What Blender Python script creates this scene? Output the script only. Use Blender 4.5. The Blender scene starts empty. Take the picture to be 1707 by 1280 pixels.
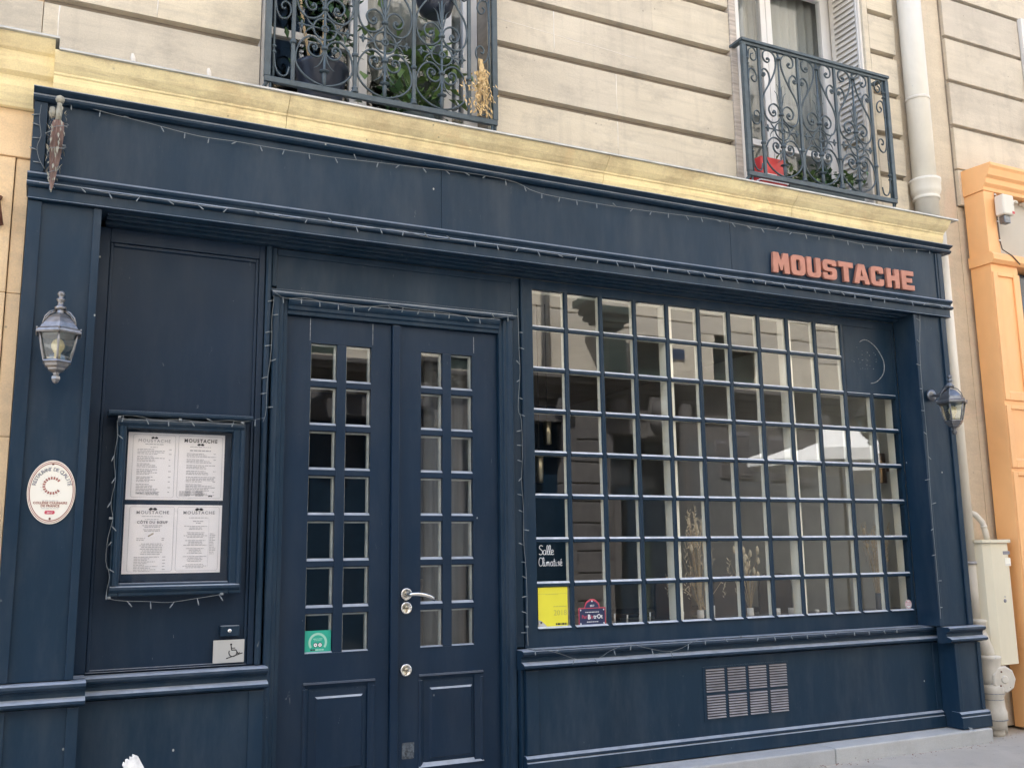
import bpy, bmesh, math, random
from mathutils import Vector, Matrix
random.seed(7)
R_ = math.radians
scene = bpy.context.scene
COL = scene.collection

# ------------------------------------------------------------ camera
cam_d = bpy.data.cameras.new('camera')
cam = bpy.data.objects.new('camera', cam_d)
COL.objects.link(cam)
right = Vector((0.9006, -0.4344, -0.0134))
down = Vector((0.0628, 0.1606, -0.9850))
fwd = Vector((0.4301, 0.8863, 0.1719))
mw = Matrix((right, -down, -fwd)).transposed().to_4x4()
mw.translation = Vector((-2.7305, -5.3219, 1.3476))
cam.matrix_world = mw
cam_d.sensor_width = 36.0
cam_d.lens = 1629.6 / 1707 * 36
cam_d.clip_start = 0.05
cam_d.clip_end = 500
scene.camera = cam

# ------------------------------------------------------------ light
SUN_EL, SUN_AZ = 54.0, -42.0          # azimuth measured from +Y towards +X
world = bpy.data.worlds.new('World'); scene.world = world
world.use_nodes = True
wn = world.node_tree
bg = wn.nodes['Background']
sky = wn.nodes.new('ShaderNodeTexSky')
sky.sky_type = 'NISHITA'; sky.sun_disc = False
sky.sun_elevation = R_(SUN_EL); sky.sun_rotation = R_(SUN_AZ)
sky.air_density = 1.0; sky.dust_density = 1.6; sky.ozone_density = 1.0
wn.links.new(sky.outputs[0], bg.inputs[0])
bg.inputs[1].default_value = 0.15
sun_d = bpy.data.lights.new('sun', 'SUN')
sun_d.energy = 5.0; sun_d.angle = R_(0.5); sun_d.color = (1.0, 0.965, 0.91)
sun = bpy.data.objects.new('sun', sun_d); COL.objects.link(sun)
sv = Vector((math.sin(R_(SUN_AZ)) * math.cos(R_(SUN_EL)), math.cos(R_(SUN_AZ)) * math.cos(R_(SUN_EL)), math.sin(R_(SUN_EL))))
sun.rotation_euler = sv.to_track_quat('Z', 'Y').to_euler()
sun.location = (0, 0, 30)
vs = scene.view_settings
vs.view_transform = 'Standard'; vs.look = 'None'; vs.gamma = 1.0; vs.use_curve_mapping = False
vs.exposure = 2.27
scene.cycles.max_bounces = 8
scene.cycles.diffuse_bounces = 5
scene.cycles.transparent_max_bounces = 12
scene.cycles.caustics_reflective = False
scene.cycles.caustics_refractive = False

# ------------------------------------------------------------ materials
def newmat(name):
    m = bpy.data.materials.new(name); m.use_nodes = True
    nt = m.node_tree
    return m, nt, nt.nodes['Principled BSDF']

def pos_scaled(nt, sc):
    g = nt.nodes.new('ShaderNodeNewGeometry')
    v = nt.nodes.new('ShaderNodeVectorMath'); v.operation = 'MULTIPLY'
    v.inputs[1].default_value = sc
    nt.links.new(g.outputs['Position'], v.inputs[0])
    return v.outputs[0]

def noise(nt, sc, detail=4, rough=.55, dist=0.0):
    n = nt.nodes.new('ShaderNodeTexNoise'); n.inputs['Scale'].default_value = 1.0
    n.inputs['Detail'].default_value = detail; n.inputs['Roughness'].default_value = rough
    n.inputs['Distortion'].default_value = dist
    nt.links.new(pos_scaled(nt, sc), n.inputs['Vector'])
    return n.outputs['Fac']

def ramp(nt, fac, a, b, ca=(0, 0, 0), cb=(1, 1, 1)):
    r = nt.nodes.new('ShaderNodeValToRGB')
    r.color_ramp.elements[0].position = a; r.color_ramp.elements[1].position = b
    r.color_ramp.elements[0].color = (*ca, 1); r.color_ramp.elements[1].color = (*cb, 1)
    nt.links.new(fac, r.inputs[0])
    return r.outputs[0]

def mix(nt, fac, a, b, mode='MIX'):
    m = nt.nodes.new('ShaderNodeMix'); m.data_type = 'RGBA'; m.blend_type = mode
    for idx, v in ((0, fac), (6, a), (7, b)):
        if isinstance(v, (int, float)): m.inputs[idx].default_value = v
        elif isinstance(v, tuple): m.inputs[idx].default_value = (*v[:3], 1)
        else: nt.links.new(v, m.inputs[idx])
    return m.outputs[2]

def bump(nt, bsdf, fac, strength, dist=.01):
    b = nt.nodes.new('ShaderNodeBump'); b.inputs['Strength'].default_value = strength
    b.inputs['Distance'].default_value = dist
    nt.links.new(fac, b.inputs['Height']); nt.links.new(b.outputs[0], bsdf.inputs['Normal'])

def k(c, f): return tuple(max(0, min(1, x * f)) for x in c)

def simple(name, col, rough=.5, metal=0.0, var=.12, vs_=(4, 4, 4), bmp=0.0, bsc=(60, 60, 60), spec=.5, rvar=0.0):
    m, nt, b = newmat(name)
    n1 = noise(nt, vs_, 5)
    c = mix(nt, ramp(nt, n1, .3, .7), k(col, 1 - var), k(col, 1 + var))
    nt.links.new(c, b.inputs['Base Color'])
    b.inputs['Roughness'].default_value = rough; b.inputs['Metallic'].default_value = metal
    b.inputs['Specular IOR Level'].default_value = spec
    if rvar:
        r = ramp(nt, noise(nt, k(vs_, 1) if False else (vs_[0] * 2.3,) * 3, 4), .3, .7, (rough - rvar,) * 3, (rough + rvar,) * 3)
        nt.links.new(r, b.inputs['Roughness'])
    if bmp: bump(nt, b, noise(nt, bsc, 3), bmp, .004)
    return m

def stone_mat(name, col, dirt=(.30, .27, .23), pits=True, streak=.35, patch=None, grime=.38, hdirt=0.0):
    m, nt, b = newmat(name)
    oi = nt.nodes.new('ShaderNodeObjectInfo')
    big = ramp(nt, noise(nt, (1.3, 1.3, 1.8), 6, .6, .4), .25, .75)
    c = mix(nt, big, k(col, .86), k(col, 1.10))
    tint = ramp(nt, oi.outputs['Random'], 0, 1, (.90, .895, .90), (1.07, 1.05, 1.0))
    c = mix(nt, 1.0, c, tint, 'MULTIPLY')
    hs = ramp(nt, noise(nt, (1.2, 1.2, 11), 4, .6), .48, .72)
    c = mix(nt, hs, c, k(col, 1.16)) if streak == 0 else mix(nt, mix(nt, .35, (0, 0, 0), hs), c, k(col, 1.18))
    vstr = ramp(nt, noise(nt, (9, 9, .7), 5, .65), .52, .8)
    c = mix(nt, mix(nt, streak, (0, 0, 0), vstr), c, dirt)
    gr = ramp(nt, noise(nt, (2.6, 2.6, 4.0), 8, .72), .50, .76)
    c = mix(nt, mix(nt, grime, (0, 0, 0), gr), c, dirt)
    if hdirt:
        hd = ramp(nt, noise(nt, (1.6, 5, 22), 7, .7, .6), .50, .70)
        c = mix(nt, mix(nt, hdirt, (0, 0, 0), hd), c, dirt)
    if patch: 
        pm = ramp(nt, noise(nt, (3.2, 3.2, 3.2), 5, .6, .8), .56, .66)
        c = mix(nt, mix(nt, .55, (0, 0, 0), pm), c, patch)
    if pits:
        v = nt.nodes.new('ShaderNodeTexVoronoi'); v.inputs['Scale'].default_value = 1.0
        nt.links.new(pos_scaled(nt, (13, 13, 13)), v.inputs['Vector'])
        dots = ramp(nt, v.outputs['Distance'], .05, .10, (1, 1, 1), (0, 0, 0))
        sel = ramp(nt, noise(nt, (3, 3, 3), 2), .52, .60)
        dd = mix(nt, 1.0, dots, sel, 'MULTIPLY')
        c = mix(nt, mix(nt, .6, (0, 0, 0), dd), c, (.16, .14, .12))
    fine = ramp(nt, noise(nt, (140, 140, 140), 2), .3, .7, (.93, .93, .93), (1.05, 1.05, 1.05))
    c = mix(nt, 1.0, c, fine, 'MULTIPLY')
    nt.links.new(c, b.inputs['Base Color'])
    b.inputs['Roughness'].default_value = .88; b.inputs['Specular IOR Level'].default_value = .25
    bump(nt, b, noise(nt, (34, 34, 50), 6, .7), .35, .006)
    return m

def paint_mat(name, col, rough=.4, specks=True, dust=.25, wear=(.32, .33, .33), wearamt=.5, bmp=.12, ledge=None, spec=.5):
    m, nt, b = newmat(name)
    big = ramp(nt, noise(nt, (1.1, 1.1, .8), 5, .6, .5), .3, .7)
    c = mix(nt, big, k(col, .86), k(col, 1.16))
    dst = ramp(nt, noise(nt, (5, 5, 1.1), 7, .7), .45, .85)
    c = mix(nt, mix(nt, dust, (0, 0, 0), dst), c, k(wear, .62))
    if specks:
        v = nt.nodes.new('ShaderNodeTexVoronoi'); v.inputs['Scale'].default_value = 1.0
        nt.links.new(pos_scaled(nt, (8, 8, 6)), v.inputs['Vector'])
        dots = ramp(nt, v.outputs['Distance'], .028, .045, (1, 1, 1), (0, 0, 0))
        sel = ramp(nt, noise(nt, (2.7, 2.7, 2.7), 2), .56, .60)
        c = mix(nt, mix(nt, 1.0, dots, sel, 'MULTIPLY'), c, (.42, .43, .42))
        w = ramp(nt, noise(nt, (26, 26, 7), 6, .75, 1.0), .662, .70)
        w2 = ramp(nt, noise(nt, (1.7, 1.7, 1.3), 2), .47, .60)
        c = mix(nt, mix(nt, wearamt, (0, 0, 0), mix(nt, 1.0, w, w2, 'MULTIPLY')), c, wear)
    if ledge:  # sky sheen and dust painted as a pale colour on upward faces
        g = nt.nodes.new('ShaderNodeNewGeometry'); sp = nt.nodes.new('ShaderNodeSeparateXYZ')
        nt.links.new(g.outputs['Normal'], sp.inputs[0])
        up = ramp(nt, sp.outputs['Z'], .34, .62)
        un = ramp(nt, noise(nt, (11, 11, 11), 5, .7), .2, .6, (.55,) * 3, (1,) * 3)
        c = mix(nt, mix(nt, 1.0, up, un, 'MULTIPLY'), c, ledge)
    nt.links.new(c, b.inputs['Base Color'])
    b.inputs['Specular IOR Level'].default_value = spec
    rr = ramp(nt, noise(nt, (7, 7, 3), 6, .65), .3, .75, (rough - .09,) * 3, (rough + .16,) * 3)
    nt.links.new(rr, b.inputs['Roughness'])
    bump(nt, b, noise(nt, (28, 28, 5), 5, .6), bmp, .004)
    return m

def glass_mat(name, tint=(1, 1, 1), mult=1.0, wav=.004):
    m = bpy.data.materials.new(name); m.use_nodes = True
    nt = m.node_tree; nt.nodes.clear()
    out = nt.nodes.new('ShaderNodeOutputMaterial')
    tr = nt.nodes.new('ShaderNodeBsdfTransparent'); tr.inputs[0].default_value = (*tint, 1)
    gl = nt.nodes.new('ShaderNodeBsdfGlossy'); gl.inputs['Roughness'].default_value = 0.012
    gl.inputs[0].default_value = (1, 1, 1, 1)
    lw = nt.nodes.new('ShaderNodeLayerWeight'); lw.inputs[0].default_value = .5
    p = nt.nodes.new('ShaderNodeMath'); p.operation = 'POWER'; p.inputs[1].default_value = 5
    nt.links.new(lw.outputs['Facing'], p.inputs[0])
    ma = nt.nodes.new('ShaderNodeMath'); ma.operation = 'MULTIPLY_ADD'; ma.use_clamp = True
    ma.inputs[1].default_value = .96; ma.inputs[2].default_value = .042 * mult
    nt.links.new(p.outputs[0], ma.inputs[0])
    mx = nt.nodes.new('ShaderNodeMixShader')
    nt.links.new(ma.outputs[0], mx.inputs[0]); nt.links.new(tr.outputs[0], mx.inputs[1]); nt.links.new(gl.outputs[0], mx.inputs[2])
    b = nt.nodes.new('ShaderNodeBump'); b.inputs['Strength'].default_value = wav; b.inputs['Distance'].default_value = .02
    nt.links.new(noise(nt, (5, 5, 5), 1), b.inputs['Height']); nt.links.new(b.outputs[0], gl.inputs['Normal'])
    nt.links.new(mx.outputs[0], out.inputs[0])
    return m

NAVY = paint_mat('navy_paint', (.0085, .0270, .052), .40, dust=.16, ledge=(.36, .40, .46), spec=.24, bmp=.2)
NAVY_SASH = paint_mat('navy_sash_paint', (.0085, .0265, .051), .34, dust=.08, ledge=(.62, .66, .72), spec=.28)
NAVY_DOOR = paint_mat('navy_door_paint', (.0060, .0205, .045), .38, dust=.08, wearamt=.8, ledge=(.40, .44, .50), spec=.24, bmp=.2)
IRON = simple('iron_paint', (.055, .078, .092), .5, 0, .25, (18, 18, 18), .2, (90, 90, 90))
CREAM_IN = simple('cream_inner_paint', (.94, .91, .80), .5, 0, .03)
WHITE_PT = simple('white_window_paint', (.74, .74, .74), .5, 0, .05)
SHUT = simple('shutter_paint', (.70, .67, .62), .6, 0, .07)
STONE = stone_mat('limestone', (.645, .58, .465), grime=.68, hdirt=.26)
STONE_N = stone_mat('limestone_neighbour', (.60, .54, .445), grime=.6, hdirt=.12)
STONE_W = stone_mat('warm_limestone', (.84, .63, .40), patch=(.74, .52, .33), grime=.5)
GROOVE = simple('joint_mortar', (.29, .25, .20), .9, 0, .15, (9, 9, 30))
RENDERW = stone_mat('old_render', (.64, .56, .44), patch=(.68, .54, .42))
YELLOW = stone_mat('yellow_cornice_paint', (.93, .80, .50), dirt=(.44, .33, .19), pits=True, streak=.30, patch=(.76, .58, .33), grime=.8, hdirt=.5)
ZINC = simple('zinc', (.42, .44, .46), .38, .6, .2, (12, 12, 12))
ORANGE = paint_mat('orange_paint', (.88, .47, .20), .5, specks=True, dust=.2, wear=(.8, .6, .35), bmp=.06)
PIPEW = paint_mat('pipe_paint', (.70, .66, .57), .5, True, .22, (.42, .37, .30), .5)
PIPEO = paint_mat('old_pipe_paint', (.66, .62, .54), .6, True, .5, (.25, .19, .14), .8)
CAB = simple('cabinet_plastic', (.74, .68, .52), .45, 0, .05, (6, 6, 1.5))
GLASS = glass_mat('window_glass', (.982, .99, .98), 1.2)
GLASS_U = glass_mat('upper_window_glass', (.95, .96, .96), .8)
GLASS_D = glass_mat('door_glass', (.95, .97, .97), 1.0)
GLASS_L = glass_mat('lantern_glass', (.92, .93, .90), 1.6, .05)
GLASS_M = glass_mat('menu_case_glass', (.97, .97, .97), .4, .0)
PEWTER = simple('pewter_metal', (.24, .235, .235), .36, .75, .25, (30, 30, 30), .15, (80, 80, 80))
DARKMET = simple('dark_lantern_metal', (.17, .18, .195), .33, .7, .25, (30, 30, 30), .15, (80, 80, 80))
STEEL = simple('brushed_steel', (.72, .70, .66), .22, 1.0, .06, (40, 40, 40))
BRASS = simple('brass', (.50, .44, .33), .3, 1.0, .1)
PAPER = simple('menu_paper', (.86, .84, .85), .7, 0, .03)
INK = simple('grey_ink', (.25, .25, .28), .8, 0, .05)
INKL = simple('pale_grey_ink', (.42, .42, .45), .8, 0, .05)
BLACK = simple('black_ink', (.02, .02, .025), .6, 0, .05)
BURG = simple('burgundy_ink', (.33, .12, .10), .6, 0, .05)
REDP = simple('red_ink', (.55, .06, .08), .5, 0, .05)
CREAMP = simple('cream_enamel', (.86, .83, .74), .3, 0, .03)
SALMON = simple('salmon_letter_paint', (.47, .205, .145), .6, 0, .15, (14, 14, 14))
WIRE = simple('clear_wire', (.19, .215, .23), .35, 0, .1)
BULB = simple('clear_bulb', (.80, .80, .74), .2, 0, .05)
BULBW = simple('warm_bulb', (.85, .70, .42), .2, 0, .2, (60, 60, 60))
PINKC = simple('faded_pink_cloth', (.20, .135, .118), .85, 0, .5, (20, 20, 9), .4, (60, 60, 30))
MOSS = simple('weathered_handle', (.30, .29, .24), .8, 0, .3, (40, 40, 40))
STRAW = simple('dry_straw', (.62, .44, .21), .8, 0, .3, (60, 60, 60))
PAMPAS = simple('dry_grass_stem', (.50, .38, .23), .85, 0, .25, (60, 60, 60))
SEEDH = simple('seed_head', (.68, .58, .42), .9, 0, .15, (80, 80, 80))
LEAF = simple('fresh_leaf', (.14, .23, .075), .5, 0, .3, (9, 9, 9))
LEAFD = simple('dark_leaf', (.05, .115, .045), .5, 0, .35, (14, 14, 14))
POT = simple('dark_blue_pot', (.022, .03, .05), .35, 0, .1)
POTG = simple('grey_trough', (.10, .13, .14), .5, 0, .1)
REDBOX = simple('red_box', (.60, .05, .05), .45, 0, .05)
KERB = stone_mat('kerb_granite', (.47, .48, .485), dirt=(.22, .21, .20), streak=.15)
ASPH = stone_mat('pavement_asphalt', (.44, .41, .37), dirt=(.17, .165, .155), pits=True, streak=0.05)
ROADM = stone_mat('road_asphalt', (.16, .155, .15), dirt=(.08, .08, .08), pits=False, streak=0.05)
INDARK = simple('interior_dark_wall', (.03, .055, .10), .7, 0, .2)
INWARM = simple('interior_pale_wall', (.66, .63, .55), .8, 0, .08)
INCEIL = simple('interior_ceiling', (.42, .39, .34), .9, 0, .05)
INFLOOR = simple('interior_floor', (.10, .07, .05), .5, 0, .2)
CURT = simple('grey_curtain', (.15, .15, .155), .9, 0, .15, (30, 30, 1))
NET = simple('net_curtain', (.27, .285, .28), .9, 0, .07, (20, 20, 1))
WOODD = simple('dark_wood', (.07, .045, .03), .45, 0, .2)
GREENS = simple('green_sticker', (.02, .38, .27), .4, 0, .05)
GREENP = simple('pale_green_ink', (.35, .62, .50), .4, 0, .05)
YELS = simple('yellow_sticker', (.80, .74, .05), .4, 0, .04)
YELG = simple('grey_on_yellow_ink', (.52, .49, .10), .5, 0, .05)
NAVYS = simple('navy_sticker', (.02, .03, .085), .4, 0, .05)
REDR = simple('rose_red_ink', (.55, .07, .11), .4, 0, .05)
WHITES = simple('white_ink', (.85, .85, .85), .4, 0, .02)
CHALK = simple('white_marker', (.86, .88, .90), .6, 0, .05)
SIGNG = simple('pale_grey_plate', (.47, .47, .45), .5, 0, .04)
GREYS = simple('orange_shop_signboard', (.50, .46, .39), .6, 0, .06)
BRICKB = simple('worn_shutter_edge', (.46, .40, .34), .8, 0, .35, (4, 4, 40))
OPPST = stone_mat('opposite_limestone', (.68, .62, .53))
OPPSR = stone_mat('grey_shaded_limestone', (.115, .122, .135), dirt=(.05, .055, .06), grime=.6)  # smooth ground floor wall, shade darkened into its colour
OPPSO = stone_mat('shaded_limestone', (.125, .118, .12), dirt=(.05, .05, .05), grime=.6)  # ground floor stone with its shade put into the colour
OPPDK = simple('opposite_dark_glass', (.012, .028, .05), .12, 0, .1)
OPPGR = simple('opposite_green_paint', (.035, .055, .05), .45, 0, .15)
OPPSH = simple('opposite_shutter_paint', (.16, .15, .16), .6, 0, .1)
CANV = simple('white_canvas', (.82, .82, .82), .9, 0, .03)
BLUEP = simple('blue_plaque', (.035, .06, .12), .4, 0, .05)
BOARDW = simple('chipped_white_paint', (.80, .80, .78), .6, 0, .22, (40, 40, 40), .4, (70, 70, 20))
BRONZE = simple('bronze', (.30, .19, .10), .35, .8, .15)
BEADG = simple('greyed_bead_paint', (.50, .49, .45), .5, 0, .2, (14, 14, 14))
RUST = simple('rust', (.17, .07, .045), .9, 0, .3, (60, 60, 60))
MORTAR = simple('pale_plaster', (.74, .69, .61), .9, 0, .08)
VENTS = simple('vent_slat_metal', (.30, .29, .31), .5, .2, .25, (9, 9, 9))
SCUFF = simple('dried_glue', (.24, .26, .28), .9, 0, .4, (60, 60, 60))
GLUE = simple('glue_residue', (.075, .09, .105), .9, 0, .7, (90, 90, 90))

# ------------------------------------------------------------ mesh helpers
class MB:
    def __init__(s): s.v = []; s.f = []; s.sm = []
    def add(s, vs_, fs, smooth=False):
        o = len(s.v); s.v += [tuple(p) for p in vs_]
        for f in fs: s.f.append([i + o for i in f]); s.sm.append(smooth)
        return s
    def box(s, x0, x1, y0, y1, z0, z1):
        p = [(x, y, z) for z in (z0, z1) for y in (y0, y1) for x in (x0, x1)]
        return s.add(p, [(0, 2, 3, 1), (4, 5, 7, 6), (0, 1, 5, 4), (2, 6, 7, 3), (0, 4, 6, 2), (1, 3, 7, 5)])
    def prism(s, prof, a, b, axis='x', smooth=False):
        # prof: list of (u,v) closed; axis x -> (y,z), z -> (x,y), y -> (x,z)
        def mk(u, v, t):
            return {'x': (t, u, v), 'y': (u, t, v), 'z': (u, v, t)}[axis]
        n = len(prof)
        vs_ = [mk(u, v, a) for u, v in prof] + [mk(u, v, b) for u, v in prof]
        fs = [(i, (i + 1) % n, n + (i + 1) % n, n + i) for i in range(n)]
        o = len(s.v); s.add(vs_, fs, smooth)
        s.add(vs_[:n], [tuple(range(n))[::-1]]); s.add(vs_[n:], [tuple(range(n))])
        return s
    def tube(s, pts, r, n=6, cap=True, flat=None):
        pts = [Vector(p) for p in pts]; m = len(pts)
        rr = r if isinstance(r, (list, tuple)) else [r] * m
        vs_ = []; prev = None
        for i, p in enumerate(pts):
            t = (pts[min(i + 1, m - 1)] - pts[max(i - 1, 0)])
            if t.length < 1e-9: t = Vector((0, 0, 1))
            t.normalize()
            if prev is None:
                up = Vector((0, 1, 0)) if abs(t.y) < .9 else Vector((1, 0, 0))
                nrm = t.cross(up).normalized()
            else:
                nrm = (prev - t * prev.dot(t))
                nrm = nrm.normalized() if nrm.length > 1e-6 else t.orthogonal().normalized()
            prev = nrm; bn = t.cross(nrm)
            for j in range(n):
                a = 2 * math.pi * (j + .5) / n
                vs_.append(p + nrm * math.cos(a) * rr[i] + bn * math.sin(a) * rr[i] * (flat or 1))
        fs = []
        for i in range(m - 1):
            for j in range(n):
                fs.append((i * n + j, i * n + (j + 1) % n, (i + 1) * n + (j + 1) % n, (i + 1) * n + j))
        s.add(vs_, fs, n > 4)
        if cap:
            o = len(s.v) - len(vs_)
            s.f.append([o + j for j in range(n)][::-1]); s.sm.append(False)
            s.f.append([o + (m - 1) * n + j for j in range(n)]); s.sm.append(False)
        return s
    def lathe(s, prof, c, n=16, axis='z', phase=0.0, smooth=True):
        vs_ = []
        for r, t in prof:
            for j in range(n):
                a = 2 * math.pi * j / n + phase
                u, w = r * math.cos(a), r * math.sin(a)
                vs_.append({'z': (c[0] + u, c[1] + w, c[2] + t), 'y': (c[0] + u, c[1] + t, c[2] + w), 'x': (c[0] + t, c[1] + u, c[2] + w)}[axis])
        m = len(prof); fs = []
        for i in range(m - 1):
            for j in range(n):
                fs.append((i * n + j, i * n + (j + 1) % n, (i + 1) * n + (j + 1) % n, (i + 1) * n + j))
        s.add(vs_, fs, smooth)
        o = len(s.v) - len(vs_)
        s.f.append([o + j for j in range(n)][::-1]); s.sm.append(False)
        s.f.append([o + (m - 1) * n + j for j in range(n)]); s.sm.append(False)
        return s
    def leaf(s, p, d, up, L, W):
        p = Vector(p); d = Vector(d).normalized(); sd = d.cross(Vector(up))
        if sd.length < 1e-4: sd = d.orthogonal()
        sd.normalize(); nn = sd.cross(d)
        return s.add([p, p + d * L * .45 + sd * W * .5 + nn * W * .12, p + d * L - nn * L * .12, p + d * L * .45 - sd * W * .5 + nn * W * .12, p + d * L * .5 - nn * W * .05],
                     [(0, 1, 4), (1, 2, 4), (2, 3, 4), (3, 0, 4)], True)
    def build(s, name, m, parent=None, bevel=0.0, origin=None):
        me = bpy.data.meshes.new(name)
        w = parent_loc(parent) if parent is not None else Vector(origin or (0, 0, 0))
        me.from_pydata([(x - w.x, y - w.y, z - w.z) for x, y, z in s.v], [], s.f)
        me.polygons.foreach_set('use_smooth', s.sm)
        bm = bmesh.new(); bm.from_mesh(me); bmesh.ops.recalc_face_normals(bm, faces=bm.faces); bm.to_mesh(me); bm.free()
        me.materials.append(m)
        o = bpy.data.objects.new(name, me); COL.objects.link(o)
        if parent is not None: o.parent = parent
        else: o.location = w
        if bevel:
            b = o.modifiers.new('bevel', 'BEVEL'); b.width = bevel; b.segments = 2; b.limit_method = 'ANGLE'; b.angle_limit = R_(35)
        return o

def parent_loc(p):
    v = Vector((0, 0, 0))
    while p is not None: v += p.location; p = p.parent
    return v

def tag(o, label=None, cat=None, group=None, kind=None):
    for kk, vv in (('label', label), ('category', cat), ('group', group), ('kind', kind)):
        if vv: o[kk] = vv
    return o

def thing(name, label, cat, loc=(0, 0, 0), group=None):
    o = bpy.data.objects.new(name, None); COL.objects.link(o); o.location = loc
    o.empty_display_size = .1
    return tag(o, label, cat, group)

def bx(name, m, parent, x0, x1, y0, y1, z0, z1, bevel=0.0):
    return MB().box(x0, x1, y0, y1, z0, z1).build(name, m, parent, bevel)

def copy_tree(o, d=(0, 0, 0), parent=None):
    c = o.copy(); COL.objects.link(c)
    if parent is not None: c.parent = parent
    else: c.location = Vector(o.location) + Vector(d)
    for ch in list(o.children): copy_tree(ch, d, c)
    return c

def catmull(P, n=8):
    P = [Vector((p[0], p[1])) for p in P]; out = []
    for i in range(len(P) - 1):
        a, b, c, d = P[max(i - 1, 0)], P[i], P[i + 1], P[min(i + 2, len(P) - 1)]
        for j in range(n):
            t = j / n
            out.append(.5 * ((2 * b) + (c - a) * t + (2 * a - 5 * b + 4 * c - d) * t * t + (3 * b - a - 3 * c + d) * t ** 3))
    out.append(P[-1]); return [(p.x, p.y) for p in out]

# flat 2D shapes / text -> meshes -------------------------------------------------
def curve_to_mesh(cu, name, m, parent, xform):
    tmp = bpy.data.objects.new('tmp', cu); COL.objects.link(tmp)
    bpy.context.view_layer.update()
    me = bpy.data.meshes.new_from_object(tmp.evaluated_get(bpy.context.evaluated_depsgraph_get()))
    bpy.data.objects.remove(tmp)
    w = parent_loc(parent) if parent is not None else Vector((0, 0, 0))
    for v in me.vertices:
        v.co = Vector(xform(v.co)) - w
    me.materials.clear(); me.materials.append(m); me.name = name
    me.update()
    o = bpy.data.objects.new(name, me); COL.objects.link(o)
    if parent is not None: o.parent = parent
    return o

def text(s, size, x, y, z, m, parent, name='lettering', ext=.0006, align='CENTER', offset=0.0, sx=1.0, shear=0.0, spacing=1.0):
    cu = bpy.data.curves.new('t', 'FONT'); cu.body = s; cu.size = size; cu.extrude = ext
    cu.align_x = align; cu.offset = offset; cu.shear = shear; cu.space_character = spacing; cu.resolution_u = 3
    return curve_to_mesh(cu, name, m, parent, lambda p: (x + p.x * sx, y - p.z, z + p.y))

def poly2d(loops, ext, m, parent, name, xform, bevel=0.0):
    cu = bpy.data.curves.new('p', 'CURVE'); cu.dimensions = '2D'; cu.fill_mode = 'BOTH'; cu.extrude = ext
    cu.bevel_depth = bevel
    for lp in loops:
        sp = cu.splines.new('POLY'); sp.points.add(len(lp) - 1); sp.use_cyclic_u = True
        for i, p in enumerate(lp): sp.points[i].co = (p[0], p[1], 0, 1)
    return curve_to_mesh(cu, name, m, parent, xform)

def roundp(pts, r, n=4):
    out = []; N = len(pts)
    for i in range(N):
        rr = r[i] if isinstance(r, (list, tuple)) else r
        p = Vector(pts[i]); a = Vector(pts[i - 1]) - p; b = Vector(pts[(i + 1) % N]) - p
        if rr <= 0: out.append(tuple(p)); continue
        q = min(rr, a.length * .49, b.length * .49)
        A = p + a.normalized() * q; B = p + b.normalized() * q
        for j in range(n + 1):
            t = j / n; out.append(tuple((1 - t) ** 2 * A + 2 * t * (1 - t) * p + t * t * B))
    return out

def ellipse(cx, cz, rx, rz, n=40): return [(cx + rx * math.cos(2 * math.pi * i / n), cz + rz * math.sin(2 * math.pi * i / n)) for i in range(n)]

# ================================================================= SETTING
def sheet(name, m, x0, x1, y0, y1, z, th=.3):
    return tag(MB().box(x0, x1, y0, y1, z - th, z).build(name, m), kind='structure')
sheet('ground', ROADM, -220, 220, -220, 220, -.22, .5)
sheet('pavement', ASPH, -60, 60, -2.6, .40, 0.0)
sheet('road', ROADM, -60, 60, -7.05, -2.75, -.12)
tag(MB().box(-60, 60, -2.747, -2.603, -.3, .004).build('kerb', KERB), kind='structure')
sheet('far_pavement', ASPH, -60, 60, -9.2, -7.2, 0.0)
tag(MB().box(-60, 60, -7.197, -7.053, -.3, .004).build('far_kerb', KERB), kind='structure')

# ================================================================= APARTMENT BUILDING (stone facade above the shop)
bld = thing('apartment_building', 'pale limestone apartment building with grooved stone courses above the navy shopfront', 'building', (.5, 3, 0))
CB = [3.86, 4.255, 4.605, 4.955, 5.305, 5.655, 6.005]      # course boundaries (groove bottoms)
GT = .045
def courses(x0, x1, joints, parent=bld, m=STONE, cb=CB, gt=GT, z0=3.80, zt=None, y=0.0):
    zb = z0
    for i, c in enumerate(cb[1:]):
        xs = [x0] + sorted(joints[i] if i < len(joints) else []) + [x1]
        for a, b in zip(xs[:-1], xs[1:]):
            e0 = .0 if a == x0 else .0005; e1 = 0 if b == x1 else .0005
            o = MB().prism([(y, zb), (y, c - .004), (y + .006, c), (.10, c), (.10, zb - .001), (y + .002, zb - .001)] if i else [(y, zb), (y, c - .004), (y + .006, c), (.10, c), (.10, zb)], a + e0, b - e1).build('stone_block', m, parent)
        zb = c + gt
courses(-2.86, -1.735, [[-2.787], [-2.3], [], [-2.4]])
courses(-.247, 1.683, [[.68], [.68], [.2], [1.0], [.5], [1.1]])
courses(3.12, 3.405, [])
for x, z0, z1 in ((.68, 4.31, 4.60), (.68, 4.05, 4.25), (-2.787, 3.95, 4.25), (.2, 4.66, 4.95), (-2.3, 4.31, 4.60)):
    q = [(x + random.gauss(0, .001), -.0004, z0 + (z1 - z0) * i / 7) for i in range(8)]
    MB().tube(q, [random.uniform(.002, .0045) for _ in q], 5, flat=.25).build('joint_filling', MORTAR, bld)
q = [(-.24 + i * .10, -.0004, 4.60 - .10 - .004 * i + random.gauss(0, .002) + .30) for i in range(12)]
MB().tube(q, .0022, 5, flat=.25).build('joint_filling', MORTAR, bld)
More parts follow.
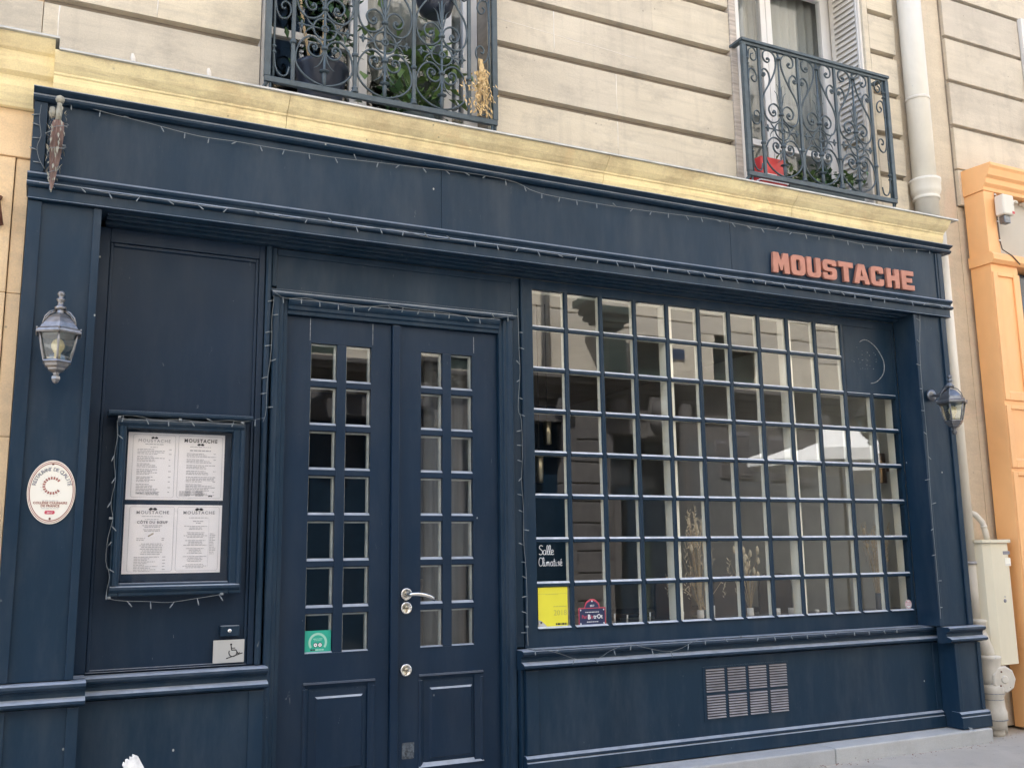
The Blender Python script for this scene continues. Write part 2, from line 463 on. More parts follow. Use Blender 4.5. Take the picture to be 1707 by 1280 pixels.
# groove backing, wall core, lintels
bx('wall_core', GROOVE, bld, -2.86, -1.737, .05, .60, 3.79, 6.06)
bx('wall_core', GROOVE, bld, -.245, 1.681, .05, .60, 3.79, 6.06)
bx('wall_core', GROOVE, bld, 3.092, 3.41, .05, .60, 3.79, 6.06)
bx('window_reveal', STONE, bld, 3.066, 3.12, .004, .60, 3.80, 6.04)
bx('upper_wall', STONE, bld, -2.86, 4.0, -.002, .6, 6.065, 10.5)
bx('plain_pier', RENDERW, bld, 3.41, 4.0, .04, .6, 0.02, 6.06)
bx('roof_mass', STONE, bld, -2.86, 4.0, .62, 12, 3.75, 10.4)
bx('window_sill_ledge', STONE, bld, -1.735, -.247, -.03, .6, 3.80, 3.93)
bx('window_sill_ledge', STONE, bld, 1.683, 3.066, -.03, .6, 3.80, 3.93)

# yellow cornice in blocks + zinc flashing
cprof = [(.02, 3.668), (-.175, 3.668), (-.20, 3.685), (-.213, 3.715), (-.215, 3.752), (-.225, 3.757), (-.226, 3.766), (-.24, 3.775), (-.265, 3.795), (-.285, 3.82), (-.298, 3.838), (-.30, 3.85), (.02, 3.85)]
for a, b in ((-2.789, -1.62), (-1.617, .42), (.423, 1.98), (1.983, 3.50)):
    MB().prism(cprof, a, b).build('cornice_block', YELLOW, bld)
MB().prism([(-.318, 3.846), (-.318, 3.856), (-.30, 3.862), (-.005, 3.905), (-.005, 3.85)], -2.771, 3.56).build('zinc_flashing', ZINC, bld)
# plaster filled anchor marks
for x in (-2.42, -2.02):
    MB().tube([(x, .004, 4.10), (x + .01, .0, 4.02), (x, -.003, 3.93)], [.016, .013, .012], 8, flat=.15).build('plaster_patch', MORTAR, bld)

# left window -------------------------------------------------------------
def french_window(x0, x1, y, z0, z1, cx, extra=None, glass=GLASS_U):
    fr = MB().box(x0, x0 + .05, y, y + .06, z0, z1).box(x1 - .05, x1, y, y + .06, z0, z1).box(x0 + .05, x1 - .05, y, y + .06, z1 - .06, z1).box(x0 + .05, x1 - .05, y, y + .06, z0, z0 + .05).build('french_window', WHITE_PT, bld)
    for a, b in ((x0 + .052, cx - .002), (cx + .002, x1 - .052)):
        MB().box(a, a + .055, y - .012, y + .04, z0 + .052, z1 - .062).box(b - .055, b, y - .012, y + .04, z0 + .052, z1 - .062).box(a + .055, b - .055, y - .012, y + .04, z0 + .052, z0 + .15).box(a + .055, b - .055, y - .012, y + .04, z0 + .56, z0 + .61).box(a + .055, b - .055, y - .012, y + .04, z1 - .12, z1 - .062).build('casement', WHITE_PT, fr, .003)
        for (za, zb) in ((z0 + .15, z0 + .56), (z0 + .61, z1 - .12)):
            MB().box(a + .056, b - .056, y + .012, y + .016, za + .001, zb - .001).build('pane', glass, fr)
    return fr
fw = french_window(-1.735, -.25, .26, 3.93, 6.03, -1.075)
MB().box(-.50, -.44, .248, .30, 3.985, 5.97).build('stile', WHITE_PT, fw)
fw2 = french_window(1.70, 3.06, .36, 3.93, 6.03, 2.36)
bx('interior_backing', INDARK, bld, -1.73, -.25, .62, .66, 3.93, 6.03)
# net curtains behind the panes
def curtain(name, m, x0, x1, y, z0, z1, parent, amp=.02, per=.09):
    n = int((x1 - x0) / .012); mb = MB(); vs_ = []
    for i in range(n + 1):
        x = x0 + (x1 - x0) * i / n
        yy = y + amp * math.sin(x / per * 6.283) + amp * .4 * math.sin(x / per * 2.9 + 1)
        vs_ += [(x, yy, z0), (x, yy, z1)]
    mb.add(vs_, [(2 * i, 2 * i + 2, 2 * i + 3, 2 * i + 1) for i in range(n)], True)
    o = mb.build(name, m, parent)
    s_ = o.modifiers.new('thickness', 'SOLIDIFY'); s_.thickness = .002
    return o
curtain('net_curtain', NET, 1.75, 3.02, .46, 3.95, 6.0, bld, .012)
curtain('net_curtain', NET, -1.0, -.30, .42, 4.4, 6.0, bld, .015)
curtain('net_curtain', NET, -.78, -.30, .40, 3.95, 4.39, bld, .015)
bx('interior_backing', NET, bld, 1.70, 3.06, .62, .66, 3.93, 6.03)
# folded louvred shutters against the reveals of the right window
def shutter_leaf(x, y0, y1, z0, z1, side):
    t = .022
    sh = MB().box(x, x + t, y0, y0 + .045, z0, z1).box(x, x + t, y1 - .045, y1, z0, z1).box(x, x + t, y0 + .045, y1 - .045, z1 - .08, z1).box(x, x + t, y0 + .045, y1 - .045, z0, z0 + .10).box(x, x + t, y0 + .045, y1 - .045, z0 + .55, z0 + .61).build('shutter', SHUT, bld, .002)
    zz = z0 + .115; xm = x + t / 2
    base = None
    while zz < z1 - .10:
        if not (z0 + .525 < zz < z0 + .615):
            if base is None:
                base = MB().prism([(xm - .015, zz - .006), (xm - .017, zz), (xm + .004, zz + .050), (xm + .009, zz + .046)], y0 + .046, y1 - .046, 'y').build('slat', SHUT, sh); bz = zz
            else:
                c = base.copy(); COL.objects.link(c); c.parent = sh; c.location = (0, 0, zz - bz)
        zz += .048
    MB().tube([(x - .006, y0 + .02, z0 + .35), (x - .006, y0 + .02, z1 - .2)], .005, 6).build('espagnolette', SHUT, sh)
    return sh
shutter_leaf(3.040, .02, .335, 3.95, 6.0, 1)
bx('shutter', BRICKB, bld, 1.686, 1.74, -.012, .32, 3.95, 6.02)
bx('shutter_edge', SHUT, bld, 1.743, 1.775, -.012, .32, 3.95, 6.02)

# ================================================================= LEFT NEIGHBOUR PIER
lb = thing('neighbouring_building', 'warm yellow limestone building edge with its taller cornice at the far left', 'building', (-5, 3, 0))
zs = [0.02, .62, 1.22, 1.94, 2.65, 3.35]
for a, b in zip(zs[:-1], zs[1:]):
    for x0, x1 in ((-4.4, -3.6), (-3.597, -2.935)):
        bx('stone_block', STONE_W, lb, x0, x1, -.06, .3, a + .0015, b - .0015, .004)
    bx('quoin_strip', STONE_W, lb, -2.931, -2.868, -.052, .3, a + .0015, b - .0015, .003)
bx('wall_core', STONE_W, lb, -9, -2.863, .05, 12, 0.02, 10.4)
bx('stone_block', STONE_W, lb, -4.4, -2.868, -.07, .3, 3.352, 3.60, .004)
lprof = [(.02, 3.602), (-.10, 3.602), (-.12, 3.63), (-.15, 3.69), (-.155, 3.74), (-.19, 3.752), (-.215, 3.79), (-.222, 3.84), (-.245, 3.848), (-.27, 3.87), (-.295, 3.895), (-.30, 3.905), (.02, 3.905)]
for a, b in ((-4.4, -3.06), (-3.058, -2.79)):
    MB().prism(lprof, a, b).build('cornice_block', YELLOW, lb)
MB().prism([(-.318, 3.902), (-.318, 3.913), (-.30, 3.918), (-.005, 3.965), (-.005, 3.90)], -4.4, -2.772).build('zinc_flashing', ZINC, lb)
for i, (za, zb) in enumerate(((3.97, 4.255), (4.30, 4.605), (4.65, 4.955), (5.0, 5.305))):
    bx('stone_block', STONE, lb, -4.4, -2.8635, 0.001, .06, za, zb, .004)
MB().tube([(-2.99, -.06, 3.13), (-3.0, -.11, 3.10), (-2.985, -.115, 3.03), (-2.98, -.075, 2.985)], [.012, .014, .012, .016], 6).build('iron_hook', RUST, lb)

# ================================================================= RIGHT NEIGHBOUR
rb = thing('neighbouring_building', 'pale grey limestone building at the far right above the orange shopfront', 'building', (8, 3, 0))
zc = [4.45, 4.845, 5.25, 5.655, 6.035]
for i, (za, zb) in enumerate(zip(zc[:-1], zc[1:])):
    bx('stone_block', STONE_N, rb, 4.006, 4.97, .0, .2, za + .022, zb - .012, .004)
    bx('stone_block', STONE_N, rb, 6.2, 9.5, .0, .2, za + .022, zb - .012, .004)
bx('wall_core', GROOVE, rb, 4.003, 4.965, .03, .6, 4.15, 6.05)
bx('rendered_wall', RENDERW, rb, 4.0015, 4.965, .036, .6, 0.02, 4.145)
bx('wall_core', GROOVE, rb, 6.2, 9.5, .03, .6, 0.02, 6.05)
bx('upper_wall', STONE_N, rb, 4.003, 16, .002, 12, 6.06, 10.5)
bx('wall_core', STONE_N, rb, 4.003, 16, .64, 12, 0.02, 6.05)
bx('string_course', STONE_N, rb, 4.006, 9.5, -.004, .2, 4.15, 4.455, .004)
sh = MB().box(4.985, 5.03, -.03, .01, 4.95, 6.05).box(5.50, 5.56, -.03, .01, 4.95, 6.05).build('shutter', SHUT, rb)
base = None
for i in range(26):
    z = 5.0 + i * .04
    if base is None: base = MB().prism([(-.025, z), (-.028, z + .006), (0, z + .036), (.004, z + .03)], 5.031, 5.499).build('slat', BRICKB, sh)
    else:
        c = base.copy(); COL.objects.link(c); c.parent = sh; c.location = (0, 0, i * .04)
bx('bracket', IRON, rb, 4.955, 5.02, -.14, -.005, 4.96, 5.04, .004)

# ================================================================= ORANGE SHOPFRONT
og = thing('orange_shopfront', 'orange painted wooden shopfront beside the navy restaurant, cut by the right edge', 'shopfront', (4.5, -.1, 0))
def pil(x0, x1):
    bx('pilaster', ORANGE, og, x0, x1, -.19, .0, 0.02, 3.60, .004)
pil(4.045, 4.36)
for z0, z1 in ((2.55, 3.50), (2.02, 2.42), (.95, 1.90)):
    # sunk panels: frame strips proud of the pilaster
    MB().box(4.048, 4.10, -.204, -.1905, z0 - .06, z1 + .03).box(4.285, 4.357, -.204, -.1905, z0 - .06, z1 + .03).box(4.10, 4.285, -.204, -.1905, z1, z1 + .03).box(4.10, 4.285, -.204, -.1905, z0 - .06, z0).build('panel_frame', ORANGE, og, .004)
    MB().prism([(-.203, z0), (-.1905, z0 + .016), (-.1905, z0)], 4.102, 4.283).build('panel_moulding', WHITE_PT if False else ORANGE, og)
MB().prism([(0, .60), (-.21, .60), (-.225, .615), (-.225, .66), (-.20, .68), (0, .68)], 4.04, 4.37).build('dado_moulding', ORANGE, og, .003)
MB().prism([(.0, 3.60), (-.21, 3.60), (-.235, 3.625), (-.235, 3.665), (-.215, 3.69), (0, 3.69)], 4.03, 6.5).build('moulding', ORANGE, og, .003)
bx('side_post', ORANGE, og, 4.045, 4.185, -.19, .0, 3.692, 4.215, .004)
bx('signboard', GREYS, og, 4.187, 6.4, -.12, .0, 3.692, 4.215)
MB().prism([(0, 4.217), (-.195, 4.217), (-.20, 4.245), (-.225, 4.27), (-.23, 4.31), (-.255, 4.33), (-.27, 4.38), (-.285, 4.40), (-.285, 4.425), (-.02, 4.44), (0, 4.44)], 4.035, 6.5).build('cornice', ORANGE, og, .003)
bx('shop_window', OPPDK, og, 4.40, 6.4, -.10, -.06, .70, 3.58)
bx('window_frame', ORANGE, og, 4.362, 4.40, -.14, .0, .70, 3.598, .003)
bx('stall_riser', ORANGE, og, 4.362, 6.4, -.16, .0, .02, .595, .003)
poly2d([ellipse(4.86, 3.93, .20, .115), ellipse(4.86, 3.93, .190, .105)], .001, INK, og, 'sign_ring', lambda p: (p.x, -.1215 - p.z, p.y))
text('V', .13, 4.78, -.1215, 3.885, INK, og)
fl = thing('floodlight', 'white box light fitting fixed on the orange shop signboard', 'light', (4.2, -.2, 4.1))
bx('housing', PIPEW, fl, 4.14, 4.27, -.29, -.205, 4.0, 4.17, .012)
bx('red_label', REDP, fl, 4.235, 4.262, -.2925, -.2905, 4.01, 4.03)
bx('lamp_base', DARKMET, fl, 4.165, 4.235, -.27, -.215, 3.935, 3.998, .006)
MB().tube([(4.28, -.22, 4.10), (4.33, -.26, 4.14), (4.34, -.26, 4.12)], .007, 6).build('arm', PIPEW, fl)
for x in (4.40, 4.56):
    tag(bx('small_fitting', PIPEW, None, x, x + .085, -.17, -.122, 4.175, 4.2, .004), 'small white fitting fixed under the orange cornice' + (', nearer the box light' if x < 4.5 else ', at the right edge'), 'light fitting')
cb = thing('cable', 'thin cable clipped down the edge of the orange shop signboard', 'cable', (4.19, -.19, 3.7))
MB().tube([(4.172, -.196, 4.21), (4.17, -.197, 4.0), (4.175, -.197, 3.8), (4.19, -.20, 3.73), (4.25, -.24, 3.67), (4.33, -.24, 3.61)], .005, 5).build('wire', WOODD, cb)
for z in (4.19, 4.12, 3.96, 3.80): bx('clip', WHITES, cb, 4.158, 4.178, -.205, -.1985, z, z + .008)

# ================================================================= NAVY SHOPFRONT
sf = thing('shopfront', 'dark navy wooden restaurant shopfront with a panelled double door and small paned window', 'shopfront', (.3, -.1, 0))
XL, XR = -2.86, 3.45
# fascia
for a, b in ((-2.80, -.6935), (-.6915, 1.430), (1.432, 3.415)):
    bx('fascia_board', NAVY, sf, a, b, -.20, -.02, 3.236, 3.600, .002)
bx('fascia_stile', NAVY, sf, -2.865, -2.803, -.212, -.02, 3.236, 3.600, .003)
bx('fascia_stile', NAVY, sf, 3.418, 3.465, -.212, -.02, 3.236, 3.600, .003)
bx('fascia_bead', NAVY, sf, 3.395, 3.4145, -.208, -.2005, 3.24, 3.597, .002)
MB().prism([(-.02, 3.603), (-.222, 3.603), (-.238, 3.612), (-.240, 3.624), (-.226, 3.634), (-.222, 3.640), (-.236, 3.646), (-.252, 3.652), (-.258, 3.660), (-.252, 3.6665), (-.02, 3.6665)], -2.872, 3.545).build('crown_moulding', NAVY, sf)
MB().prism([(-.02, 3.233), (-.21, 3.233), (-.228, 3.228), (-.234, 3.217), (-.228, 3.205), (-.214, 3.198), (-.212, 3.186), (-.226, 3.180), (-.236, 3.172), (-.236, 3.160), (-.222, 3.154), (-.02, 3.154)], -2.874, 3.515).build('rail_moulding', NAVY, sf)
MB().prism([(-.0, 3.151), (-.215, 3.151), (-.215, 3.10), (-.222, 3.097), (-.222, 3.092), (0, 3.092)], -2.865, 3.495).build('beam', NAVY, sf, .002)
for y0, y1, z in ((-.155, -.125, 3.080), (-.11, -.08, 3.072), (-.06, -.001, 3.062)):
    bx('soffit_moulding', NAVY, sf, -2.50, 3.11, y0, y1, z, 3.0905, .003)

def sill_prof(yb, z=.80):
    return [(yb + .06, z), (yb - .035, z), (yb - .052, z - .006), (yb - .056, z - .018), (yb - .046, z - .030), (yb - .026, z - .036), (yb - .020, z - .05), (yb - .022, z - .066), (yb - .05, z - .074), (yb - .064, z - .082), (yb - .066, z - .094), (yb - .05, z - .103), (yb - .02, z - .108), (yb - .004, z - .112), (yb + .06, z - .112)]
def base_prof(yb, z=.215):
    return [(yb + .06, z), (yb - .006, z), (yb - .024, z - .012), (yb - .026, z - .024), (yb - .018, z - .03), (yb - .03, z - .036), (yb - .032, .104), (yb + .06, .104)]
# left pilaster
bx('pilaster', NAVY, sf, XL, -2.53, -.188, -.001, .805, 3.089)
bx('pilaster_stile', NAVY, sf, XL - .002, -2.80, -.203, -.1885, .805, 3.088, .003)
bx('pilaster_stile', NAVY, sf, -2.565, -2.528, -.203, -.1885, .805, 3.088, .003)
bx('pedestal', NAVY, sf, XL - .002, -2.50, -.225, -.001, .104, .686)
bx('pilaster_stile', NAVY, sf, XL - .004, -2.80, -.235, -.2255, .22, .684, .003)
bx('pilaster_stile', NAVY, sf, -2.548, -2.498, -.235, -.2255, .22, .684, .003)
MB().prism(sill_prof(-.215), -2.885, -2.475).build('sill_moulding', NAVY, sf)
MB().prism(base_prof(-.225), -2.88, -2.48).build('plinth_moulding', NAVY, sf)
# left blind panel above menu
bx('blind_panel', NAVY_DOOR, sf, -2.527, -1.625, .012, .05, .805, 3.06)
MB().box(-2.526, -2.47, -.006, .0115, .806, 3.06).box(-1.70, -1.668, -.006, .0115, .806, 3.06).box(-2.47, -1.70, -.006, .0115, 2.985, 3.06).box(-2.47, -1.70, -.006, .0115, .806, .811).build('panel_frame', NAVY_DOOR, sf, .004)
MB().box(-2.468, -2.452, .0, .0112, .8125, 2.98).box(-1.718, -1.702, .0, .0112, .8125, 2.98).box(-2.452, -1.718, .0, .0112, 2.964, 2.98).box(-2.452, -1.718, .0, .0112, .8125, .822).build('panel_moulding', NAVY_DOOR, sf, .004)
MB().prism([(-1.664, -.02), (-1.655, -.028), (-1.64, -.028), (-1.632, -.018), (-1.632, .012), (-1.664, .012)], .806, 3.06, 'z').build('corner_moulding', NAVY, sf)
bx('stall_riser', NAVY, sf, -2.4985, -1.622, -.08, -.001, .104, .686)
bx('riser_stile', NAVY, sf, -1.70, -1.624, -.088, -.0805, .22, .684, .004)
MB().prism(sill_prof(-.065), -2.473, -1.612).build('sill_moulding', NAVY, sf)
MB().prism(base_prof(-.08), -2.478, -1.62).build('plinth_moulding', NAVY, sf)

# door casing + transom panel
bx('transom_panel', NAVY, sf, -1.60, -.115, .006, .05, 2.83, 3.06)
MB().box(-1.628, -1.603, -.008, .0055, 2.84, 3.06).box(-1.60, -.145, -.004, .0055, 3.02, 3.058).build('transom_frame', NAVY, sf, .003)
casp = [(-.0, .0), (-.0, .02), (-.012, .026), (-.012, .045), (-.022, .052), (-.028, .062), (-.03, .078), (-.022, .085), (.05, .085), (.05, 0.0)]
MB().prism([(-1.535 - u, y) for y, u in casp], .104, 2.775, 'z').build('door_casing', NAVY, sf, .002)
MB().prism([(-.235 + u, y) for y, u in casp], .104, 2.775, 'z').build('door_casing', NAVY, sf, .002)
MB().prism([(y, 2.69 + u) for y, u in casp], -1.534, -.236).build('door_casing', NAVY, sf, .002)
MB().prism([(.04, 2.778), (-.035, 2.778), (-.045, 2.785), (-.045, 2.797), (-.03, 2.806), (-.012, 2.812), (-.01, 2.826), (.04, 2.826)], -1.63, -.14).build('casing_cap', NAVY, sf, .002)
bx('jamb_post', NAVY, sf, -.1485, -.088, .004, .05, .81, 3.058, .003)
bx('jamb_post', NAVY, sf, -.147, -.126, -.06, .05, .104, .79, .003)
bx('threshold', KERB, sf, -1.60, -.14, -.06, .12, .06, .112, .004)

# doors
ROWT = [2.543, 2.2935, 2.044, 1.7945, 1.545, 1.2955, 1.046]; PH = .203
def make_door(x0, x1, cols, lower, label):
    y0, y1 = .030, .058
    z0, z1 = .116, 2.686
    mb = MB()
    zt, zb = ROWT[0], ROWT[-1] - PH - .004
    a, b = cols[0][0], cols[1][1]
    (px0, px1, pz0, pz1) = lower
    mb.box(x0, a, y0, y1, z0, z1).box(b, x1, y0, y1, z0, z1)
    mb.box(a, b, y0, y1, zt, z1).box(a, b, y0, y1, pz1, zb).box(a, b, y0, y1, z0, pz0)
    if px0 > a: mb.box(a, px0, y0, y1, pz0, pz1)
    if px1 < b: mb.box(px1, b, y0, y1, pz0, pz1)
    d = mb.build('door', NAVY_DOOR, sf)
    d['label'] = label
    # glazing bars
    MB().box(cols[0][1], cols[1][0], y0 + .001, y1 - .003, zb, zt).build('glazing_bar', NAVY_DOOR, d, .003)
    for (c0, c1) in cols:
        for i in range(6):
            lo = ROWT[i] - PH; hi = ROWT[i + 1]
            MB().prism([(y0 + .001, hi + .004), (y0 + .001, lo - .014), (y0 + .016, lo), (y1 - .003, lo), (y1 - .003, hi), (y0 + .004, hi)], c0, c1).build('glazing_bar', NAVY_DOOR, d)
        MB().prism([(y0 - .002, zb - .006), (y0 - .002, zb + .001), (y0 + .016, zb + .008), (y1 - .003, zb + .008), (y1 - .003, zb - .006)], c0, c1).build('glazing_bead', NAVY_DOOR, d)
        for i in range(7):
            hi = ROWT[i]; lo = hi - PH
            mb = MB().box(c0 + .001, c1 - .001, y0 + .018, y0 + .021, lo + .001, hi - .001)
            p = mb.build('pane', GLASS_D, d)
            # real panes never sit perfectly true
            ax, az = random.gauss(0, .0035), random.gauss(0, .0035)
            cc = Vector(((c0 + c1) / 2, y0 + .0195, (lo + hi) / 2)) - parent_loc(d)
            for v in p.data.vertices:
                dv = v.co - cc; v.co.y += dv.x * az + dv.z * ax
            MB().box(c1 - .011, c1 - .001, y1 - .002, y1 + .022, lo + .002, hi - .002).box(c0 + .001, c0 + .008, y1 - .002, y1 + .022, lo + .002, hi - .002).box(c0 + .008, c1 - .011, y1 - .002, y1 + .022, hi - .010, hi - .002).build('inner_bead', BEADG, d)
    # lower raised-and-fielded panel
    m = .012
    MB().box(px0, px1, y0 + .012, y1 - .004, pz0, pz1).build('door_panel', NAVY_DOOR, d)
    MB().prism([(y0 - .006, pz1 + .014), (y0 - .010, pz1 + .004), (y0 + .002, pz1 - .008), (y0 + .011, pz1 - .02), (y0 + .011, pz1 + .0), (y0 + .002, pz1 + .014)], px0 - .012, px1 + .012).build('panel_moulding', NAVY_DOOR, d)
    MB().prism([(px0 - .014, y0 - .004), (px0 - .004, y0 - .007), (px0 + .01, y0 + .002), (px0 + .02, y0 + .011), (px0 - .0, y0 + .011), (px0 - .014, y0)], pz0, pz1 - .02, 'z').build('panel_moulding', NAVY_DOOR, d)
    MB().prism([(px1 + .014, y0 - .004), (px1 + .004, y0 - .007), (px1 - .01, y0 + .002), (px1 - .02, y0 + .011), (px1 + .0, y0 + .011), (px1 + .014, y0)], pz0, pz1 - .02, 'z').build('panel_moulding', NAVY_DOOR, d)
    MB().prism([(y0 - .006, pz0 - .014), (y0 - .010, pz0 - .002), (y0 + .002, pz0 + .010), (y0 + .011, pz0 + .02), (y0 + .011, pz0), (y0 + .002, pz0 - .014)], px0 - .012, px1 + .012).build('panel_moulding', NAVY_DOOR, d)
    f0, f1, g0, g1 = px0 + .065, px1 - .065, pz0 + .045, pz1 - .072
    mb = MB()
    A = [(px0 + .026, y0 + .0115, pz0 + .012), (px1 - .026, y0 + .0115, pz0 + .012), (px1 - .026, y0 + .0115, pz1 - .03), (px0 + .026, y0 + .0115, pz1 - .03)]
    Bq = [(f0 - .01, y0 + .006, g0 - .008), (f1 + .01, y0 + .006, g0 - .008), (f1 + .01, y0 + .006, g1 + .01), (f0 - .01, y0 + .006, g1 + .01)]
    Cq = [(f0, y0 - .002, g0), (f1, y0 - .002, g0), (f1, y0 - .002, g1), (f0, y0 - .002, g1)]
    Bk = [(p[0], y0 + .02, p[2]) for p in A]
    fs = [(i, (i + 1) % 4, 4 + (i + 1) % 4, 4 + i) for i in range(4)] + [(4 + i, 4 + (i + 1) % 4, 8 + (i + 1) % 4, 8 + i) for i in range(4)] + [(8, 9, 10, 11)] + [(12 + i, 12 + (i + 1) % 4, (i + 1) % 4, i) for i in range(4)] + [(15, 14, 13, 12)]
    mb.add(A + Bq + Cq + Bk, fs).build('fielded_panel', NAVY_DOOR, d)
    return d
d1 = make_door(-1.532, -.918, ((-1.39, -1.239), (-1.184, -1.037)), (-1.382, -1.008, .20, .675), 'left door leaf without a handle')
d2 = make_door(-.864, -.238, ((-.731, -.594), (-.538, -.400)), (-.728, -.358, .20, .68), 'right door leaf with the lever handle')
bx('meeting_strip', NAVY_DOOR, sf, -.915, -.868, .008, .058, .116, 2.685, .005)
bx('strip_bead', NAVY_DOOR, d2, -.867, -.8545, .024, .0295, .118, 2.684, .002)
# joints of the top rails
for x in (-1.398, -1.03): bx('rail_joint', SCUFF, d1, x - .0015, x + .0015, .0285, .0299, 2.555, 2.684)
bx('rail_joint', SCUFF, d2, -.392, -.389, .0285, .0299, 2.56, 2.66)
# door furniture
def rosette(x, z, key):
    o = MB().lathe([(.036, 0), (.036, -.004), (.031, -.010), (.026, -.011), (.024, -.008), (.001, -.008)], (x, .029, z), 24, 'y').build('rosette', STEEL, d2)
    if key:
        MB().lathe([(.010, -.008), (.010, -.016), (.001, -.016)], (x, .029, z + .005), 14, 'y').box(x - .005, x + .005, .013, .021, z - .018, z).build('lock_cylinder', BRASS, d2)
rosette(-.817, 1.137, False); rosette(-.817, 1.060, True); rosette(-.817, .722, True)
MB().tube([(-.817, .025, 1.137), (-.817, -.028, 1.137), (-.806, -.040, 1.137), (-.78, -.043, 1.138), (-.74, -.043, 1.134), (-.70, -.042, 1.122), (-.668, -.04, 1.104)], [.011, .011, .0115, .012, .012, .0115, .0105], 12).build('door_handle', STEEL, d2)
poly2d([roundp([(-.838, .25), (-.768, .25), (-.766, .335), (-.836, .335)], .006)], .0006, GLUE, d2, 'glue_mark', lambda p: (p.x, .0285 - p.z, p.y))

# display window ------------------------------------------------------------
P_ = .26; PV = .2637; GW = .228; GH = .231
colx = lambda c: c * P_
rowz = lambda r: 3.0 - r * PV
mb = MB().box(-.085, 0, -.001, .05, .803, 3.058).box(3.088, 3.113, -.001, .05, .803, 3.058)
mb.box(0, 3.088, -.001, .05, 3.0, 3.058).box(0, 3.088, -.001, .05, .803, .909)
dw = mb.build('display_window', NAVY, sf)
MB().box(-.084, -.066, -.012, -.0015, .83, 3.057).build('frame_bead', NAVY, dw, .003)
bar = lambda r: (rowz(r + 1), rowz(r) - GH)
def has(c, r): return not (c >= 10 and r < 2)
vb = None
for c in range(11):
    x0, x1 = colx(c) + GW, colx(c + 1)
    top = 3.0 if c < 9 else (3.0 if c == 9 else rowz(2))
    MB().prism([(x0, .009), (x0 + .005, -.0), (x1 - .005, -.0), (x1, .009), (x1, .014), (x0, .014)], .909, top, 'z').build('glazing_bar', NAVY_SASH, dw)
    MB().box(x0 + .002, x1 - .002, .0185, .050, .909, top).build('inner_bar', CREAM_IN, dw)
for r in range(7):
    lo, hi = bar(r)
    n = 12 if r >= 1 else 10
    for c in range(12):
        if c >= 10 and r < 1: continue
        x0, x1 = colx(c), colx(c) + GW
        MB().prism([(-.0, lo + .004), (-.0, hi - .012), (.010, hi), (.014, hi), (.014, lo), (.008, lo)], x0 + .0005, x1 - .0005).build('glazing_bar', NAVY_SASH, dw)
        MB().box(x0 - .0015, x1 + .0015, .0185, .046, lo + .002, hi - .002).build('inner_bar', CREAM_IN, dw)
for c in range(12):
    MB().prism([(-.012, .906), (-.012, .912), (.010, .922), (.014, .922), (.014, .906)], colx(c) + .0005, colx(c) + GW - .0005).build('glazing_bead', NAVY_SASH, dw)
for r in range(8):
    for c in range(12):
        if not has(c, r): continue
        x0 = colx(c); z1 = rowz(r); z0 = z1 - GH
        if r == 7: z0 = .912
        p = MB().box(x0 - .003, x0 + GW + .003, .0145, .018, z0 - .003, z1 + .003).build('pane', GLASS, dw)
        ax, az = random.gauss(0, .0045), random.gauss(0, .0045)
        cc = Vector((x0 + GW / 2, .016, (z0 + z1) / 2)) - parent_loc(dw)
        for v in p.data.vertices:
            dv = v.co - cc; v.co.y += max(-.0012, min(.0012, dv.x * az + dv.z * ax))
# cream lining behind the frame
MB().box(3.0905, 3.12, .051, .12, .91, 3.0).box(-.03, 0.0, .051, .10, .91, 3.0).box(0, 3.09, .051, .09, 2.995, 3.03).build('inner_lining', CREAM_IN, dw)
for x0, x1 in ((1.012, 1.092), (2.052, 2.135)):
    MB().box(x0, x1, .0505, .10, .915, 2.994).build('mullion', CREAM_IN, dw, .004)
# blind square in the top right corner
bx('blind_panel', NAVY, dw, 2.602, 3.087, .004, .05, rowz(2) - .002, 2.999)
arc = [(2.759, 2.885), (2.80, 2.905), (2.845, 2.902), (2.92, 2.86), (2.975, 2.79), (2.994, 2.742), (2.988, 2.68), (2.958, 2.633), (2.90, 2.59), (2.842, 2.575)]
MB().tube([(x, .0035, z) for x, z in catmull(arc, 5)], .0035, 5).build('scratch_mark', SCUFF, dw)
for i in range(26):
    a = random.uniform(0, 6.28); r = random.uniform(.02, .15) 
    x, z = 2.80 + r * math.cos(a), 2.735 + r * math.sin(a)
    MB().lathe([(random.uniform(.002, .0045), .0), (.001, -.0015)], (x, .0038, z), 6, 'y').build('paint_speck', SCUFF, dw)

# riser, sill, base on the right
bx('stall_riser', NAVY, sf, -.125, 3.205, -.08, -.002, .104, .686)
bx('riser_stile', NAVY, sf, -.125, -.045, -.0875, -.0805, .22, .684, .004)
bx('riser_stile', NAVY, sf, 3.15, 3.204, -.0865, -.0805, .22, .684, .004)
MB().prism(sill_prof(-.065), -.155, 3.205).build('sill_moulding', NAVY, sf)
MB().prism([(-.005, .8035), (-.005, .80), (-.11, .80), (-.11, .8035)], -.08, 3.12).build('sill_board', NAVY, sf)
MB().prism(base_prof(-.08), -.135, 3.195).build('plinth_moulding', NAVY, sf)
